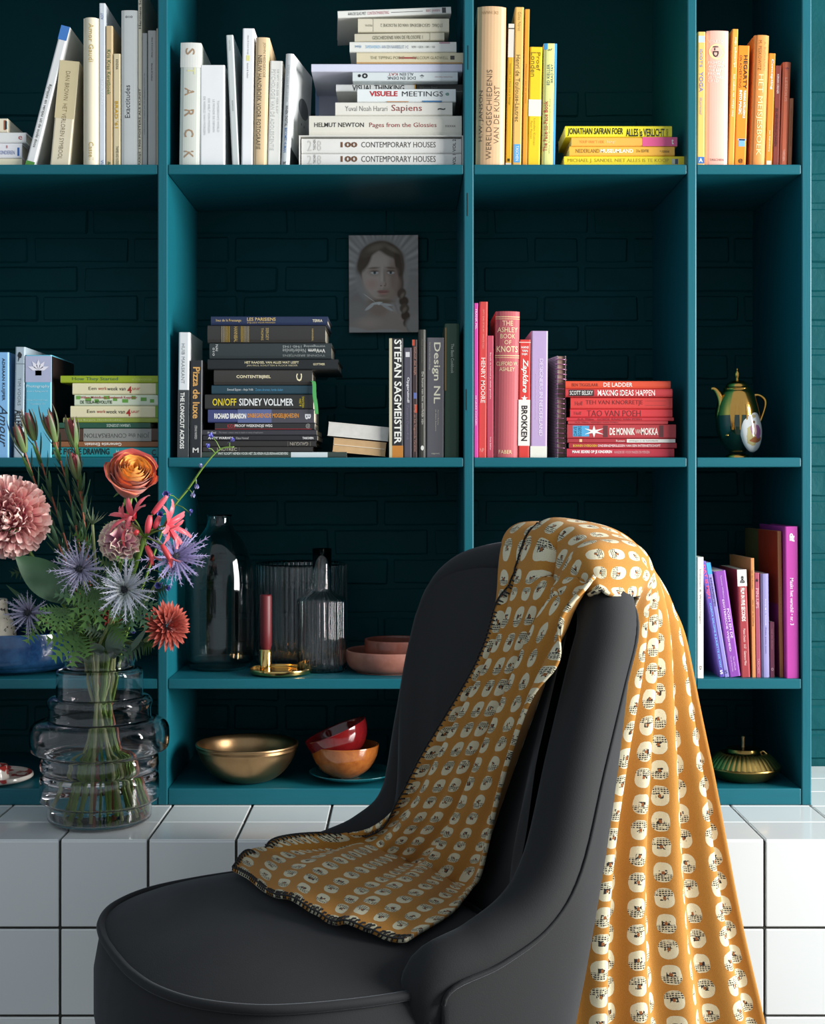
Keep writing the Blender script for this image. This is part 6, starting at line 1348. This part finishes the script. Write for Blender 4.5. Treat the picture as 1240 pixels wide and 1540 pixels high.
# large leaves
def leaf_thing(name, label, base, tipp, y0, y1, W, m_, mo, fo, lobes=0, nrm_=(0, -1, .3), curl=.3):
    a, b = Q(*base, y0), Q(*tipp, y1); root, ft, _ = flower(name, label, a, mo, fo, sm=GST, rad=.0018, cat='leaf')
    d = b - a
    if lobes == 0:
        MB().petal(a - ft, d, nrm_, d.length, W, curl, .12, 12, lambda t: math.sin(math.pi * min(.985, .06 + .93 * t)) ** .9, 7).build('leaf_blade', m_, root, smooth=True)
    else:
        s1 = d.cross(Vector(nrm_)).normalized()
        for k in range(lobes):
            u = -1 + 2 * k / (lobes - 1); dd = (d.normalized() * math.cos(u * 1.3) + s1 * math.sin(u * 1.3)); L = d.length * 1.25 * (1 - .3 * u * u)
            mb = MB(); cutleaf(mb, a - ft, dd, nrm_, L, W * 1.3, 5, curl * random.uniform(-.4, 1.0)); mb.build('leaf_lobe', m_, root)
    return root
leaf_thing('broad_leaf', 'broad dull green leaf under the pink pompon', (112, 905), (22, 838), -.19, -.2, .062, LEAFD, (-.02, 0, 0), (.03, 0), 0, (-.2, -.8, .5))
leaf_thing('cut_leaf', 'deeply cut green leaf hanging below the lavender sea holly', (142, 885), (150, 935), -.235, -.25, .013, LEAF, (-.005, -.015, 0), (.01, -.02), 7)
leaf_thing('cut_leaf', 'finely cut green leaf between two sea hollies at left', (92, 915), (80, 948), -.23, -.25, .0075, LEAF, (-.02, -.01, 0), (.02, 0), 9)
leaf_thing('cut_leaf', 'pointed green leaf fanning over the blue bowl', (118, 958), (86, 985), -.2, -.22, .018, LEAF, (-.02, -.01, 0), (.03, .01), 5)
leaf_thing('cut_leaf', 'cut leaf tucked under the silver sea holly', (196, 905), (216, 938), -.225, -.235, .010, LEAFD, (.005, -.015, 0), (-.01, -.01), 7)
leaf_thing('folded_leaf', 'folded pale green leaf rising from the vase mouth at left', (135, 1000), (116, 958), -.16, -.18, .018, LEAF, (-.012, -.01, 0), (.015, .02), 0, (.4, -.8, .2))
leaf_thing('grey_leaf', 'grey green leaf in the vase mouth centre', (168, 990), (178, 942), -.16, -.17, .034, LEAFG, (.006, .0, 0), (.0, .0), 0, (0, -1, .2), -.4)
leaf_thing('grey_leaf', 'second grey green leaf curling left in the vase mouth', (150, 985), (142, 955), -.17, -.2, .026, LEAFG, (.0, -.005, 0), (.01, .01), 0, (0, -1, .4), .6)
leaf_thing('grey_leaf', 'long olive leaf sweeping toward the rust dahlia', (188, 985), (232, 945), -.16, -.18, .014, LEAFG, (.016, .0, 0), (-.02, .0), 0, (-.3, -.8, .4), .4)
leaf_thing('broad_leaf', 'rounded mint leaf left of the carnation', (128, 870), (108, 832), -.19, -.19, .022, LEAFG, (-.01, .01, 0), (.02, .01), 0, (-.2, -.9, .2))
leaf_thing('strap_leaf', 'dark strap leaf beneath the carnation', (176, 905), (160, 842), -.2, -.2, .016, LEAFD, (.0, .0, 0), (.01, .02), 0, (.2, -.9, .2))
leaf_thing('strap_leaf', 'slender dark leaf at the far left behind the sea holly', (70, 930), (8, 880), -.14, -.15, .010, LEAFD, (-.03, .01, 0), (.03, .02), 0, (-.2, -.8, .5))
